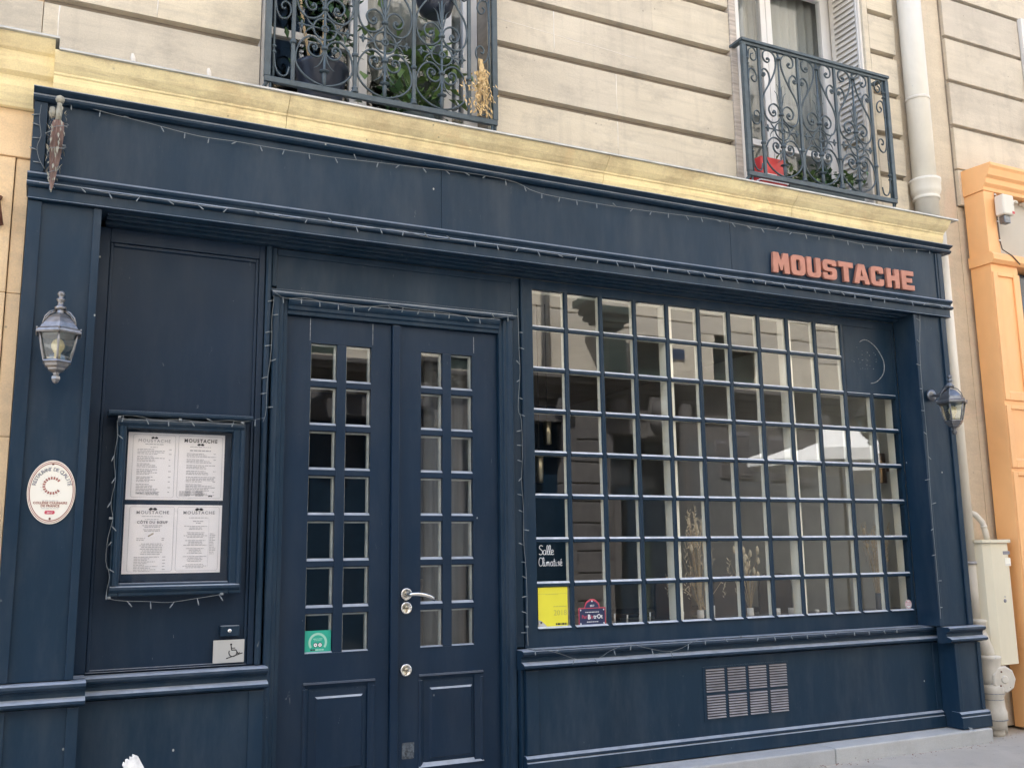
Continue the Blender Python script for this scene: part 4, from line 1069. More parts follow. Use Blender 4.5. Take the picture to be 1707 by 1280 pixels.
# ================================================================= FAIRY LIGHTS
BULBMESH = None
def fairy(label, pts, spacing, droop=None, every=None, start=.05, r=.0014, length=.034, side=False, clips=None):
    t = thing('fairy_lights', label, 'fairy lights', pts[len(pts) // 2], 'fairy light strings on the shopfront')
    P = [Vector(p) for p in pts]; fine = []
    for i in range(len(P) - 1):
        a, b, c, d = P[max(i - 1, 0)], P[i], P[i + 1], P[min(i + 2, len(P) - 1)]
        n = max(3, int((c - b).length / .05))
        for j in range(n):
            u = j / n
            fine.append(.5 * ((2 * b) + (c - a) * u + (2 * a - 5 * b + 4 * c - d) * u * u + (3 * b - a - 3 * c + d) * u ** 3))
    fine.append(P[-1])
    MB().tube(fine, r, 4).build('wire', WIRE, t)
    global BULBMESH
    acc = start; dist = 0
    for a, b in zip(fine[:-1], fine[1:]):
        L = (b - a).length
        while dist + L >= acc:
            p = a.lerp(b, (acc - dist) / L)
            if BULBMESH is None:
                o = MB().tube([(0, 0, 0), (0, 0, -.012), (0, 0, -.013), (0, 0, -length), (0, 0, -length - .003)], [.002, .002, .0034, .003, .001], 6).build('bulb', WIRE)
                o.parent = t; BULBMESH = o
            else:
                o = BULBMESH.copy(); COL.objects.link(o); o.parent = t
            o.location = p - Vector(t.location)
            if side: o.rotation_euler = (random.gauss(0, .25), random.choice((1, 1, -1)) * R_(90) + random.gauss(0, .35), 0)
            else:
                a_ = random.gauss(0, .45) if random.random() < .75 else random.uniform(-2.6, 2.6)
                o.rotation_euler = (-.25, a_, 0)
            acc += spacing * random.uniform(.9, 1.1)
        dist += L
    for cpt in (clips or []):
        bx('clip', WIRE, t, cpt[0] - .008, cpt[0] + .008, cpt[1] - .008, cpt[1] + .004, cpt[2] - .006, cpt[2] + .006, .002)
    return t
yA = -.222
fairy('fairy light string sagging along the top of the navy fascia', [(x, yA, z) for x, z in [(-2.75, 3.60), (-2.67, 3.612), (-2.528, 3.595), (-2.324, 3.577), (-2.083, 3.553), (-1.865, 3.557), (-1.704, 3.555), (-1.472, 3.557), (-1.335, 3.559), (-1.053, 3.574), (-.833, 3.585), (-.6, 3.598), (-.4, 3.602), (-.207, 3.592), (-.042, 3.548), (.389, 3.542), (.801, 3.550), (1.238, 3.566), (1.646, 3.559), (1.968, 3.567), (2.419, 3.573), (2.653, 3.567), (3.0, 3.585), (3.403, 3.612)]], .135)
pts = []
x = -2.82
while x < 3.48:
    pts.append((x, -.240 + random.gauss(0, .002), 3.168 + random.gauss(0, .005))); x += .17
fairy('fairy light string hanging under the lower rail of the fascia', pts, .14)
fairy('fairy light string looped around the navy menu case', [(x, -.112, z) for x, z in [(-1.669, 2.083), (-1.778, 2.055), (-1.855, 2.060), (-1.976, 2.045), (-2.096, 2.052), (-2.221, 2.046), (-2.304, 2.060), (-2.388, 2.05), (-2.39, 1.947), (-2.40, 1.842), (-2.388, 1.738), (-2.403, 1.626), (-2.39, 1.547), (-2.407, 1.459), (-2.411, 1.344), (-2.39, 1.271), (-2.40, 1.2), (-2.388, 1.165), (-2.30, 1.150), (-2.209, 1.146), (-2.113, 1.138), (-2.005, 1.150), (-1.856, 1.170)]], .11, clips=[(-2.385, -.108, 2.052), (-2.095, -.108, 2.052), (-1.782, -.108, 2.05), (-2.388, -.108, 1.168), (-1.857, -.108, 1.172), (-2.40, -.108, 1.55)])
fairy('fairy light string running down the left side of the door casing', [(x, -.036, z) for x, z in [(-1.622, 2.80), (-1.622, 2.738), (-1.63, 2.652), (-1.627, 2.55), (-1.63, 2.432), (-1.643, 2.314), (-1.645, 2.2), (-1.647, 2.116), (-1.661, 2.07)]], .085, side=True)
fairy('fairy light string stretched over the door casing', [(x, -.055, z) for x, z in [(-1.62, 2.79), (-1.561, 2.762), (-1.451, 2.775), (-1.358, 2.764), (-1.254, 2.757), (-1.148, 2.752), (-.951, 2.783), (-.84, 2.776), (-.613, 2.773), (-.378, 2.758), (-.146, 2.80)]], .10)
fairy('fairy light string running down the post between door and window', [(x, -.04, z) for x, z in [(-.121, 2.85), (-.118, 2.678), (-.117, 2.602), (-.112, 2.452), (-.128, 2.227), (-.108, 2.155), (-.104, 1.935), (-.113, 1.79), (-.102, 1.61), (-.104, 1.433), (-.092, 1.257), (-.088, 1.082), (-.09, .91), (-.085, .82)]], .10, side=True, clips=[(-.09, -.036, .93)])
fairy('fairy light string looping along the window sill moulding', [(x, -.135, z) for x, z in [(-.14, .815), (-.046, .806), (.072, .777), (.191, .738), (.334, .738), (.418, .775), (.546, .806), (.674, .778), (.826, .748), (.939, .765), (1.055, .806), (1.264, .808), (1.503, .806), (1.853, .806), (2.219, .804), (2.606, .806), (2.9, .804)]], .14)
fairy('fairy light string running down the right window reveal', [(x, -.212, z) for x, z in [(3.172, 3.09), (3.166, 3.015), (3.15, 2.9), (3.135, 2.737), (3.131, 2.509), (3.136, 2.196), (3.125, 1.843), (3.119, 1.539), (3.12, 1.24), (3.119, .987), (3.117, .86)]], .17, side=True)
fairy('fairy light tail hanging down the left fascia stile', [(x, -.222, z) for x, z in [(-2.835, 3.58), (-2.838, 3.50), (-2.826, 3.42), (-2.84, 3.36), (-2.828, 3.30), (-2.80, 3.25)]], .065, side=True)

# ================================================================= BALCONY RAILINGS
def railing(x0, label):
    t = thing('balcony_railing', label, 'railing', (x0, -.12, 3.95), 'wrought iron railings on the upper windows')
    W = 1.415; yb = -.12; zb = 4.02; H = 1.0
    X = lambda u: x0 + u
    MB().box(X(-.015), X(W + .015), yb - .014, yb + .014, zb - .034, zb).build('bottom_rail', IRON, t, .003)
    MB().box(X(-.025), X(W + .025), yb - .024, yb + .024, zb + H, zb + H + .022).box(X(-.02), X(W + .02), yb - .012, yb + .012, zb + H - .022, zb + H - .001).box(X(-.025), X(.02), yb + .0245, .06, zb + H, zb + H + .022).box(X(W - .02), X(W + .025), yb + .0245, .06, zb + H, zb + H + .022).build('top_rail', IRON, t, .003)
    for u in (0, W):
        MB().box(X(u) - .017, X(u) + .017, yb - .016, yb + .016, zb, zb + H - .023).build('post', IRON, t, .002)
        s = 1 if u == 0 else -1
        MB().tube([(X(u) + s * .035, yb, zb), (X(u) + s * .035, yb, zb + H - .03)], .007, 8).build('bar', IRON, t)
        for z in (.155, .19, .835, .875): MB().lathe([(.009, -.008), (.016, 0), (.009, .008)], (X(u) + s * .035, yb, zb + z), 10).build('collar', IRON, t)
        MB().tube([(X(u), yb, zb - .034), (X(u) - s * .012, yb + .03, zb - .06), (X(u) - s * .014, yb + .10, zb - .075)], .012, 6).build('foot', IRON, t)
        MB().tube([(X(u) + s * .02, yb, zb - .034), (X(u) + s * .02, yb, zb - .115)], .008, 6).build('foot', IRON, t)
    m0 = .3265; hw = .183
    bars = [m0 - hw + i * 2 * hw for i in range(4)]
    for i, u in enumerate(bars):
        MB().box(X(u) - .011, X(u) + .011, yb - .009, yb + .009, zb, zb + H - .023).build('bar', IRON, t, .002)
        if i in (1, 2):
            MB().lathe([(.022, 0), (.024, .008), (.014, .02), (.020, .030), (.013, .038)], (X(u), yb, zb), 10).build('bar_foot', IRON, t)
        MB().lathe([(.014, -.012), (.02, -.006), (.02, .006), (.014, .012)], (X(u), yb, zb + .24), 10).build('collar', IRON, t)
    low = [(.004, .006), (.06, .02), (.12, .055), (.163, .11), (.168, .17), (.15, .235), (.112, .285), (.07, .297), (.03, .275), (.008, .24), (.014, .20), (.045, .178), (.08, .19), (.096, .22), (.088, .25), (.064, .258), (.046, .243), (.05, .222), (.066, .222)]
    up = [(.095, .915), (.085, .935), (.105, .955), (.135, .935), (.138, .90), (.112, .872), (.07, .885), (.035, .925), (.022, .96)]
    up = [(.098, .92), (.085, .905), (.098, .885), (.125, .888), (.143, .915), (.138, .955), (.105, .978), (.06, .972), (.028, .935), (.024, .88), (.05, .80), (.10, .71), (.145, .64), (.166, .58), (.168, .52), (.150, .455), (.11, .415), (.06, .418), (.02, .45), (.006, .487), (.02, .535), (.06, .562), (.10, .545), (.116, .51), (.10, .475), (.075, .465), (.055, .482), (.06, .505), (.075, .508)]
    sec = [(.103, .705), (.092, .75), (.102, .80), (.132, .825), (.162, .808), (.166, .778), (.148, .764), (.133, .78), (.142, .793)]
    cache = {}
    def scr(u, pts, sgn, nm, r=.0062, ball=None):
        key = (nm, sgn)
        if key not in cache:
            mb = MB().tube([(sgn * p[0], 0, p[1]) for p in catmull(pts, 5)], r, 6, flat=1.3)
            for bp in (ball or []): mb.lathe([(.003, -.011), (.009, -.007), (.0115, 0), (.009, .007), (.003, .011)], (sgn * bp[0], 0, bp[1]), 8)
            o = MB(); o.v = [(v[0] + t.location.x, v[1] + t.location.y, v[2] + t.location.z) for v in mb.v]; o.f = mb.f; o.sm = mb.sm
            cache[key] = o.build('scroll', IRON, t); o2 = cache[key]
        else:
            o2 = cache[key].copy(); COL.objects.link(o2); o2.parent = t
        o2.location = (u, 0, zb - t.location.z)
        return o2
    def flick(u, pts, nm):
        for sgn in (1, -1):
            key = (nm, sgn)
            if key not in cache:
                q = [(sgn * p[0] + t.location.x, t.location.y, p[1] + t.location.z) for p in catmull(pts, 4)]
                n = len(q); cache[key] = MB().tube(q, [.007 - .0055 * i / (n - 1) for i in range(n)], 6).build('leaf', IRON, t); o2 = cache[key]
            else:
                o2 = cache[key].copy(); COL.objects.link(o2); o2.parent = t
            o2.location = (u, 0, zb - t.location.z)
    for i in range(3):
        u = m0 + i * 2 * hw
        MB().tube([(X(u), yb, zb), (X(u), yb, zb + .08), (X(u), yb, zb + .09), (X(u), yb, zb + .5), (X(u), yb, zb + .98)], [.010, .014, .008, .008, .007], 8).build('stem', IRON, t)
        MB().lathe([(.008, -.008), (.030, 0), (.030, .003), (.008, .008)], (X(u), yb, zb + .095), 12).build('cup', IRON, t)
        for z in (.24, .487, .93): MB().lathe([(.014, -.011), (.021, -.006), (.021, .006), (.014, .011)], (X(u), yb, zb + z), 10).build('collar', IRON, t)
        for s in (1, -1):
            scr(u, low, s, 'low', ball=[(.064, .235)]); scr(u, up, s, 'up', ball=[(.075, .495), (.103, .912)]); scr(u, sec, s, 'sec', ball=[(.148, .785)])
        flick(u, [(.004, .215), (.016, .16), (.036, .125), (.062, .108)], 'a'); flick(u, [(.004, .535), (.022, .60), (.03, .64), (.055, .668)], 'b'); flick(u, [(.003, .58), (.012, .66), (.016, .70), (.032, .725)], 'c')
        flick(u, [(.066, .365), (.09, .385), (.108, .41), (.118, .435)], 'd'); flick(u, [(.066, .355), (.092, .345), (.112, .32), (.118, .295)], 'e')
        MB().tube([(X(u) + .068 * math.cos(a), yb, zb + .36 + .068 * math.sin(a)) for a in [kk * math.pi / 14 for kk in range(29)]], .0058, 6).build('ring', IRON, t)
        MB().tube([(X(u) + .018 * math.cos(a), yb - .006, zb + .36 + .018 * math.sin(a)) for a in [kk * math.pi / 8 for kk in range(17)]], .0065, 6).build('ring', IRON, t)
        for s in (1, -1):
            MB().tube([(X(u) + s * .02, yb, zb + .36), (X(u) + s * .125, yb, zb + .362)], .005, 6).build('arm', IRON, t)
            mb = MB()
            for a in (0, 1, 2, 3):
                th = a * math.pi / 2; mb.tube([(X(u) + s * .136, yb, zb + .362), (X(u) + s * .136 + .012 * math.cos(th), yb, zb + .362 + .016 * math.sin(th)), (X(u) + s * .136 + .026 * math.cos(th), yb, zb + .362 + .03 * math.sin(th))], [.007, .009, .002], 6)
            mb.build('flower', IRON, t)
    # side strips
    sA = [(.022, .30), (.020, .18), (.03, .07), (.06, .022), (.095, .03), (.108, .08)]
    sB = [(.022, .62), (.022, .5), (.03, .42), (.055, .375), (.09, .38), (.112, .42), (.105, .465), (.078, .48), (.058, .46), (.064, .435), (.08, .44)]
    sC = [(.022, .66), (.03, .78), (.06, .80), (.09, .775), (.10, .735), (.085, .705), (.06, .71), (.05, .735), (.068, .75)]
    sD = [(.03, .88), (.04, .945), (.075, .97), (.105, .94), (.105, .895), (.08, .87), (.055, .885), (.055, .915), (.075, .925)]
    for nm, sp in (('sA', sA), ('sB', sB), ('sC', sC), ('sD', sD)):
        scr(.035 - .02, sp, 1, nm, .0055); scr(W - .035 + .02, sp, -1, nm, .0055)
    return t
r1 = railing(-1.715, 'wrought iron scroll railing with dried bouquet on the left upper window')
r2 = copy_tree(r1, (3.418, 0, 0)); r2['label'] = 'wrought iron scroll railing with a red box behind it on the right upper window'

# plants, pots on the window ledges
def foliage(t, c, rad, n, L, W, m, name='foliage', down=False):
    mb = MB()
    for i in range(n):
        p = Vector((random.gauss(0, 1) * rad[0], random.gauss(0, 1) * rad[1], random.gauss(0, 1) * rad[2])) * .55 + Vector(c)
        d = Vector((random.uniform(-1, 1), random.uniform(-1, .6), random.uniform(-.8, .8)))
        mb.leaf(p, d, (0, random.uniform(-.3, .3), 1), L * random.uniform(.6, 1.25), W * random.uniform(.7, 1.2))
    return mb.build(name, m, t)
pp = thing('plant_pot', 'big dark blue pot behind the left wrought iron railing', 'plant pot', (-1.36, .08, 3.93))
MB().lathe([(.10, 3.932), (.118, 3.95), (.15, 4.20), (.168, 4.215), (.168, 4.24), (.15, 4.245), (.14, 4.22), (.02, 4.21)], (-1.355, .09, 0), 28).build('pot', POT, pp)
tp = thing('potted_tree', 'dark leafy shrub growing in the big pot behind the left railing', 'plant', (-1.36, .09, 4.22))
MB().tube([(-1.36, .10, 4.205), (-1.33, .11, 4.5), (-1.34, .12, 4.85)], [.016, .013, .010], 7).build('trunk', PAMPAS, tp)
MB().tube([(-1.40, .12, 4.205), (-1.47, .13, 4.6), (-1.50, .12, 4.9)], [.010, .009, .008], 7).build('branch', PAMPAS, tp)
foliage(tp, (-1.34, .14, 4.78), (.22, .08, .28), 170, .07, .032, LEAFD)
foliage(tp, (-1.25, .17, 4.5), (.20, .06, .18), 50, .07, .03, LEAFD)
gp = thing('potted_plant', 'fresh green leafy plant behind the left railing', 'plant', (-.72, .1, 3.93))
MB().lathe([(.08, 3.932), (.11, 4.05), (.118, 4.06), (.10, 4.062), (.02, 4.05)], (-.73, .13, 0), 20).build('pot', POTG, gp)
mb = MB()
for i in range(16):
    a = random.uniform(0, 6.28); mb.tube([(-.73, .13, 4.05), (-.73 + .06 * math.cos(a), .13 + .03 * math.sin(a), 4.2), (-.73 + .18 * math.cos(a), .12 + .05 * math.sin(a), 4.32 + random.uniform(-.1, .18))], .004, 5)
mb.build('stems', LEAF, gp)
foliage(gp, (-.72, .10, 4.33), (.26, .07, .24), 95, .12, .06, LEAF); foliage(gp, (-.62, .10, 4.45), (.12, .05, .12), 40, .13, .07, LEAF); foliage(gp, (-.75, .14, 4.15), (.22, .06, .10), 80, .10, .05, LEAFD)
hp = thing('hanging_pot', 'dark hanging flower pot at the top of the left railing', 'plant pot', (-.64, -.02, 4.75))
MB().lathe([(.05, 4.69), (.10, 4.72), (.125, 4.80), (.13, 4.90), (.12, 4.90), (.02, 4.89)], (-.66, -.02, 0), 22).build('pot', POT, hp)
foliage(hp, (-.66, -.02, 4.98), (.14, .08, .08), 60, .09, .05, LEAFD)
bq = thing('dried_bouquet', 'golden dried grass bouquet tied to the right end of the left railing', 'dried flowers', (-.40, -.145, 4.35))
mb = MB()
for i in range(30):
    bx_ = random.gauss(0, .035); mb.tube([(-.405 + random.gauss(0, .006), -.145, 4.40), (-.405 + bx_ * .5, -.155, 4.27), (-.405 + bx_, -.15 + random.gauss(0, .02), 4.05 + random.uniform(0, .12))], [.0018, .0015, .001], 4)
mb.build('stems', STRAW, bq)
mb = MB()
for i in range(230):
    t = random.random(); z = 4.34 - t * .30; w = .012 + .038 * math.sin(min(1, t * 1.15) * 2.6)
    mb.leaf((-.405 + random.gauss(0, w), -.15 + random.gauss(0, .022), z), (random.gauss(0, .6), random.gauss(0, .6), -1), (0, 1, .1), random.uniform(.02, .045), random.uniform(.007, .014))
mb.build('dry_ears', STRAW, bq)['kind'] = 'stuff'
rbx = thing('red_box', 'red metal box standing behind the right wrought iron railing', 'box', (1.97, .05, 3.93))
MB().box(1.86, 2.10, -.06, .14, 3.932, 4.19).build('box', REDBOX, rbx, .008)
MB().box(1.85, 2.11, -.064, .145, 4.0, 4.012).box(1.88, 2.0, -.0635, -.0605, 4.04, 4.06).build('white_trim', WHITES, rbx)
tr = thing('planter', 'dark green planter trough of small leafy plants behind the right railing', 'planter', (2.5, .05, 3.93))
MB().prism([(-.05, 4.06), (-.03, 3.932), (.13, 3.932), (.15, 4.06)], 2.14, 2.88).build('trough', POTG, tr, .006)
foliage(tr, (2.30, .04, 4.13), (.20, .06, .06), 110, .06, .035, LEAF); foliage(tr, (2.60, .04, 4.14), (.28, .06, .08), 190, .055, .035, LEAFD); foliage(tr, (2.74, .0, 4.17), (.10, .04, .05), 40, .06, .035, LEAF)

# ================================================================= PIPES + CABINET (right)
dp = thing('drainpipe', 'thick white drainpipe running down the wall above the navy shopfront', 'drainpipe', (3.53, -.06, 3.9))
MB().lathe([(.092, 3.88), (.092, 6.6)], (3.535, -.06, 0), 24).build('pipe', PIPEW, dp)
MB().lathe([(.095, 4.09), (.104, 4.095), (.104, 4.11), (.098, 4.115), (.098, 4.125), (.108, 4.14), (.118, 4.17), (.118, 4.235), (.122, 4.24), (.122, 4.262), (.095, 4.268)], (3.535, -.06, 0), 24).build('socket_collar', PIPEW, dp)
for z_ in (4.95,):
    MB().lathe([(.092, z_ - .014), (.097, z_ - .012), (.097, z_ + .012), (.092, z_ + .014)], (3.535, -.06, 0), 24).build('pipe_clamp', PIPEO, dp)
lp = thing('lower_drainpipe', 'chipped cream pipe running down beside the right pilaster to the ground', 'drainpipe', (3.66, -.05, 0))
MB().lathe([(.048, 1.25), (.05, 3.85)], (3.655, -.055, 0), 18).build('pipe', PIPEW, lp)
MB().lathe([(.048, .80), (.048, 1.235)], (3.655, -.055, 0), 18).build('pipe', PIPEO, lp)
MB().lathe([(.055, 1.232), (.055, 1.252)], (3.655, -.055, 0), 18).build('joint_shade_ring', INKL, lp)  # pipe joint shading painted as a darker ring
MB().lathe([(.055, .70), (.062, .73), (.066, .80), (.07, .805), (.07, .825), (.05, .83)], (3.655, -.07, 0), 18).build('socket_collar', PIPEO, lp)
MB().tube([(3.655, -.07, .74), (3.665, -.085, .68), (3.695, -.10, .60), (3.705, -.105, .54)], [.058, .062, .06, .055], 14).build('elbow', PIPEO, lp)
MB().lathe([(.066, .36), (.07, .40), (.076, .48), (.084, .54), (.088, .545), (.088, .565), (.06, .57)], (3.69, -.11, 0), 18).build('socket_collar', PIPEO, lp)
MB().lathe([(.075, .05), (.072, .10), (.085, .12), (.085, .17), (.072, .20), (.066, .26), (.082, .30), (.086, .34), (.07, .37)], (3.70, -.115, 0), 18).build('base_pipe', PIPEO, lp)
MB().lathe([(.055, -.01), (.055, .06)], (3.70, -.115, 0), 14).build('base_pipe', PIPEO, lp)
for z_, r_ in ((.115, .0865), (.30, .083), (.372, .073), (.255, .068)):
    MB().lathe([(r_ - .004, -.004), (r_, -.002), (r_, .002), (r_ - .004, .004)], (3.70, -.115, z_), 18).build('joint_shade_ring', SCUFF, lp)  # darker rings painted in as shading along the flange joints
for a_ in range(4):
    MB().lathe([(.007, -.2035), (.006, -.21), (.001, -.211)], (3.735 + .07 * math.cos(a_ * 1.571 + .6), 0, .40 + .07 * math.sin(a_ * 1.571 + .6)), 6, 'y').build('bolt', RUST, lp)
# inspection hatch disc facing the street, tilted
mb = MB().lathe([(.001, .02), (.092, .02), (.098, .01), (.098, -.008), (.088, -.016), (.03, -.014), (.026, -.022), (.001, -.022)], (0, 0, 0), 9, 'y', .3, False)
M3 = Matrix.Translation((3.735, -.185, .40)) @ Matrix.Rotation(R_(-14), 4, 'Z') @ Matrix.Rotation(R_(18), 4, 'Y')
mb.v = [tuple(M3 @ Vector(v)) for v in mb.v]; mb.build('inspection_cap', PIPEO, lp, .003)
MB().tube([(3.80, -.08, .56), (3.805, -.08, .34), (3.82, -.08, .18), (3.82, -.08, 0.0)], .028, 12).build('side_pipe', PIPEO, lp)
MB().tube([(3.675, -.07, 1.62), (3.72, -.09, 1.60), (3.775, -.10, 1.545), (3.80, -.10, 1.47), (3.815, -.10, 1.40)], .022, 12).build('conduit', PIPEO, lp)
MB().lathe([(.024, -.01), (.027, 0), (.024, .01)], (3.787, -.10, 1.51), 10).build('conduit_ring', PIPEO, lp)
cabn = thing('meter_cabinet', 'cream plastic meter cabinet on the wall beside the orange shopfront', 'cabinet', (3.8, -.1, .5))
pf = [(3.66, .035), (3.66, -.10), (3.685, -.15), (3.74, -.18), (3.86, -.18), (3.93, -.175), (3.965, -.15), (3.965, .035)]
MB().prism(pf, .50, 1.385, 'z').build('body', CAB, cabn, .008)
MB().prism([(x + (.018 if x > 3.8 else -.012), y - (.016 if y < 0 else 0)) for x, y in pf], 1.388, 1.412, 'z').build('lid', CAB, cabn, .006)
bx('dark_label', INK, cabn, 3.87, 3.945, -.181, -.178, 1.30, 1.325)
bx('pale_label', CREAM_IN, cabn, 3.885, 3.945, -.1805, -.1785, 1.215, 1.275)
dashes([(3.89, 3.94, 1.222, .004)], -.1808, cabn, INKL)
MB().lathe([(.014, 0), (.012, -.005), (.001, -.005)], (3.84, -.181, .96), 14, 'y').build('lock', INK, cabn)
MB().lathe([(.006, 0), (.001, -.004)], (3.845, -.181, .99), 10, 'y').build('lock', INKL, cabn)

# ================================================================= INTERIOR
def st_box(name, m, *a): return tag(MB().box(*a).build(name, m), kind='structure')
st_box('interior_floor', INFLOOR, -2.85, 3.39, .061, 5.5, .06, .11)
st_box('interior_ceiling', INCEIL, -2.85, 3.39, .061, 5.5, 3.20, 3.5)
st_box('interior_back_wall', INDARK, -2.85, 3.39, 5.5, 5.6, .11, 3.2)
st_box('interior_left_wall', INDARK, -2.85, -2.75, .061, 5.5, .11, 3.2)
st_box('interior_right_wall', INWARM, 3.30, 3.39, .13, 5.5, .11, 3.2)
st_box('interior_partition', INDARK, -1.72, -1.64, .061, 2.6, .11, 3.2)
st_box('window_ledge', WOODD, -.05, 3.29, .125, .36, .86, .908)
cu_ = thing('curtain', 'grey door curtain hanging behind the right door leaf', 'curtain', (-.55, .16, .2))
curtain('cloth', CURT, -.66, -.24, .16, .15, 2.62, cu_, .018, .10)
# seat back row and chairs
def chair(x, y, label):
    t = thing('bistro_chair', label, 'chair', (x, y, .11), 'dining chairs inside the restaurant')
    bx('seat', WOODD, t, x - .2, x + .2, y - .2, y + .2, .54, .58, .01)
    poly2d([roundp([(x - .16, .62), (x + .16, .62), (x + .17, 1.17), (x - .17, 1.17)], [.02, .02, .12, .12])], .015, WOODD, t, 'backrest', lambda p: (p.x, y - .19 - p.z, p.y))
    for sx_ in (-.17, .17):
        for sy in (-.17, .17): MB().tube([(x + sx_, y + sy, .11), (x + sx_ * .95, y + sy * .95, .54)], .014, 6).build('leg', WOODD, t)
for x, y, lb_ in ((1.75, 1.3, 'dark wooden chair inside the window, leftmost of three'), (2.3, 1.3, 'dark wooden chair inside the window, middle of three'), (2.8, 1.35, 'dark wooden chair inside the window, nearest the pale wall')):
    chair(x, y, lb_)
tb = thing('dining_table', 'dark dining table behind the chairs inside the restaurant', 'table', (2.3, 1.9, .11))
bx('table_top', WOODD, tb, 1.5, 3.1, 1.62, 2.25, .83, .865, .005)
for x in (1.6, 3.0):
    for y in (1.72, 2.15): bx('leg', WOODD, tb, x - .025, x + .025, y - .025, y + .025, .11, .829)
for (x, y, z, h, lb_) in ((.62, 1.0, 2.14, .17, 'upper of two brass pendant lamps behind the left window panes'), (.56, 1.02, 1.86, .20, 'lower of two brass pendant lamps behind the left window panes')):
    t = thing('pendant_lamp', lb_, 'pendant lamp', (x, y, z), 'pendant lamps inside the restaurant')
    MB().lathe([(.022, z), (.03, z + .005), (.03, z + h), (.008, z + h + .01)], (x, y, 0), 14).build('shade', BRASS, t)
    MB().tube([(x, y, z + h), (x, y, 3.2)], .003, 5).build('cord', BLACK, t)
LY, LZ0, LZ1 = .34, 1.86, 2.09
ws = thing('wall_sconce', 'bronze cylinder wall lamp on the pale interior wall behind the right window panes', 'wall lamp', (3.24, .34, 1.86))
MB().lathe([(.034, LZ0), (.036, LZ0 + .006), (.036, LZ1), (.030, LZ1 + .004)], (3.235, LY, 0), 16).build('shade', BRONZE, ws)
bx('bracket', BRONZE, ws, 3.255, 3.299, LY - .02, LY + .02, (LZ0 + LZ1) / 2 - .02, (LZ0 + LZ1) / 2 + .02)
bc = thing('bench', 'long dark upholstered bench against the interior back of the window', 'bench', (.6, 2.4, .11))
bx('seat', INDARK, bc, -.2, 1.3, 2.3, 2.75, .11, .56, .02); bx('backrest', WOODD, bc, -.2, 1.3, 2.755, 2.84, .11, 1.15, .02)
# dried grasses on the ledge
def grasses(x, y, label, h, n, seeds, lean=.18, vase=PAPER, seedm=SEEDH, vh=.055):
    t = thing('dried_grass_vase', label, 'dried flowers', (x, y, .908), 'dried grasses on the window ledge')
    MB().lathe([(.022, .9085), (.024, .92), (.023, .908 + vh), (.018, .908 + vh + .002), (.004, .92)], (x, y, 0), 14).build('vase', vase, t)
    mb = MB(); sb = MB()
    for i in range(n):
        dx, dy = random.gauss(0, lean), random.gauss(0, .02); hh = h * random.uniform(.55, 1.0)
        q = [(x, y, .93), (x + dx * .35, y + dy, .93 + hh * .5), (x + dx, y + dy * 1.5, .93 + hh)]
        mb.tube([(p[0], p[1], p[2]) for p in q], [.0028, .0022, .0012], 4)
        if i < seeds:
            p = q[2]; L = random.uniform(.04, .065)
            sb.lathe([(.002, -L * .5), (.011, -L * .25), (.013, 0), (.009, L * .3), (.001, L * .5)], p, 7)
        else:
            p = Vector(q[2])
            for kx in range(12): sb.leaf(p - Vector((0, 0, kx * .012)), (random.gauss(0, .7), random.gauss(0, .3), .8), (0, 1, 0), .03, .006)
    mb.build('stems', PAMPAS, t); sb.build('seed_heads', seedm, t)
    return t
grasses(1.335, .20, 'tall dried grass bundle in the middle of the window ledge', .72, 26, 6, .05)
grasses(1.40, .23, 'dried grass sprays leaning right on the window ledge', .34, 7, 0, .16, POTG)
grasses(1.755, .20, 'short dried bunny tail bouquet in a small white vase on the ledge', .44, 22, 13, .055)
grasses(2.98, .22, 'dark dried flower bouquet at the right end of the window ledge', .62, 30, 3, .07, POT, PAMPAS, .12)
def votive(x, y, w, h, label):
    t = tag(MB().lathe([(w * .85, .909), (w, .912), (w, .908 + h), (w * .85, .908 + h), (w * .8, .93), (.002, .93)], (x, y, 0), 14).build('votive_cup', PAPER), label, 'candle cup', 'white candle cups on the window ledge')
votive(1.985, .19, .022, .045, 'white candle cup on the ledge left of the second cream post')
votive(2.11, .19, .022, .045, 'white candle cup on the ledge at the second cream post')
votive(2.345, .19, .016, .025, 'small low white candle cup right of the second cream post')
for i, (x, h) in enumerate(((.64, .06), (.735, .05), (.83, .045), (.91, .06), (1.17, .055), (1.42, .085))):
    tag(MB().tube([(x, .17, .908), (x + .002, .17, .908 + h)], .0055 if i < 5 else .010, 8).build('candle', PAPER), ('thin white candle nearest the bistro sticker', 'second thin white candle right of the bistro sticker', 'thin short white candle left of the first cream post', 'thin white candle nearest the first cream post', 'thin white candle just left of the tall dried grass bundle', 'thick white candle right of the tall dried grass bundle')[i], 'candle', 'thin candles on the window ledge')
tag(MB().tube([(.565, .19, .915), (.62, .19, .985)], [.004, .008], 6).build('pen', PAPER), 'white stick leaning on the window ledge near the bistro sticker', 'stick')

# ================================================================= ACROSS THE STREET (seen in the panes)
ob = thing('opposite_building', 'sunlit limestone building across the street reflected in the window panes', 'building', (6, -10, 0))
YO = -9.0
def obx(name, m, x0, x1, z0, z1, d0=0.0, d1=.3, bev=0): return bx(name, m, ob, x0, x1, YO - d1, YO + d0, z0, z1, bev)
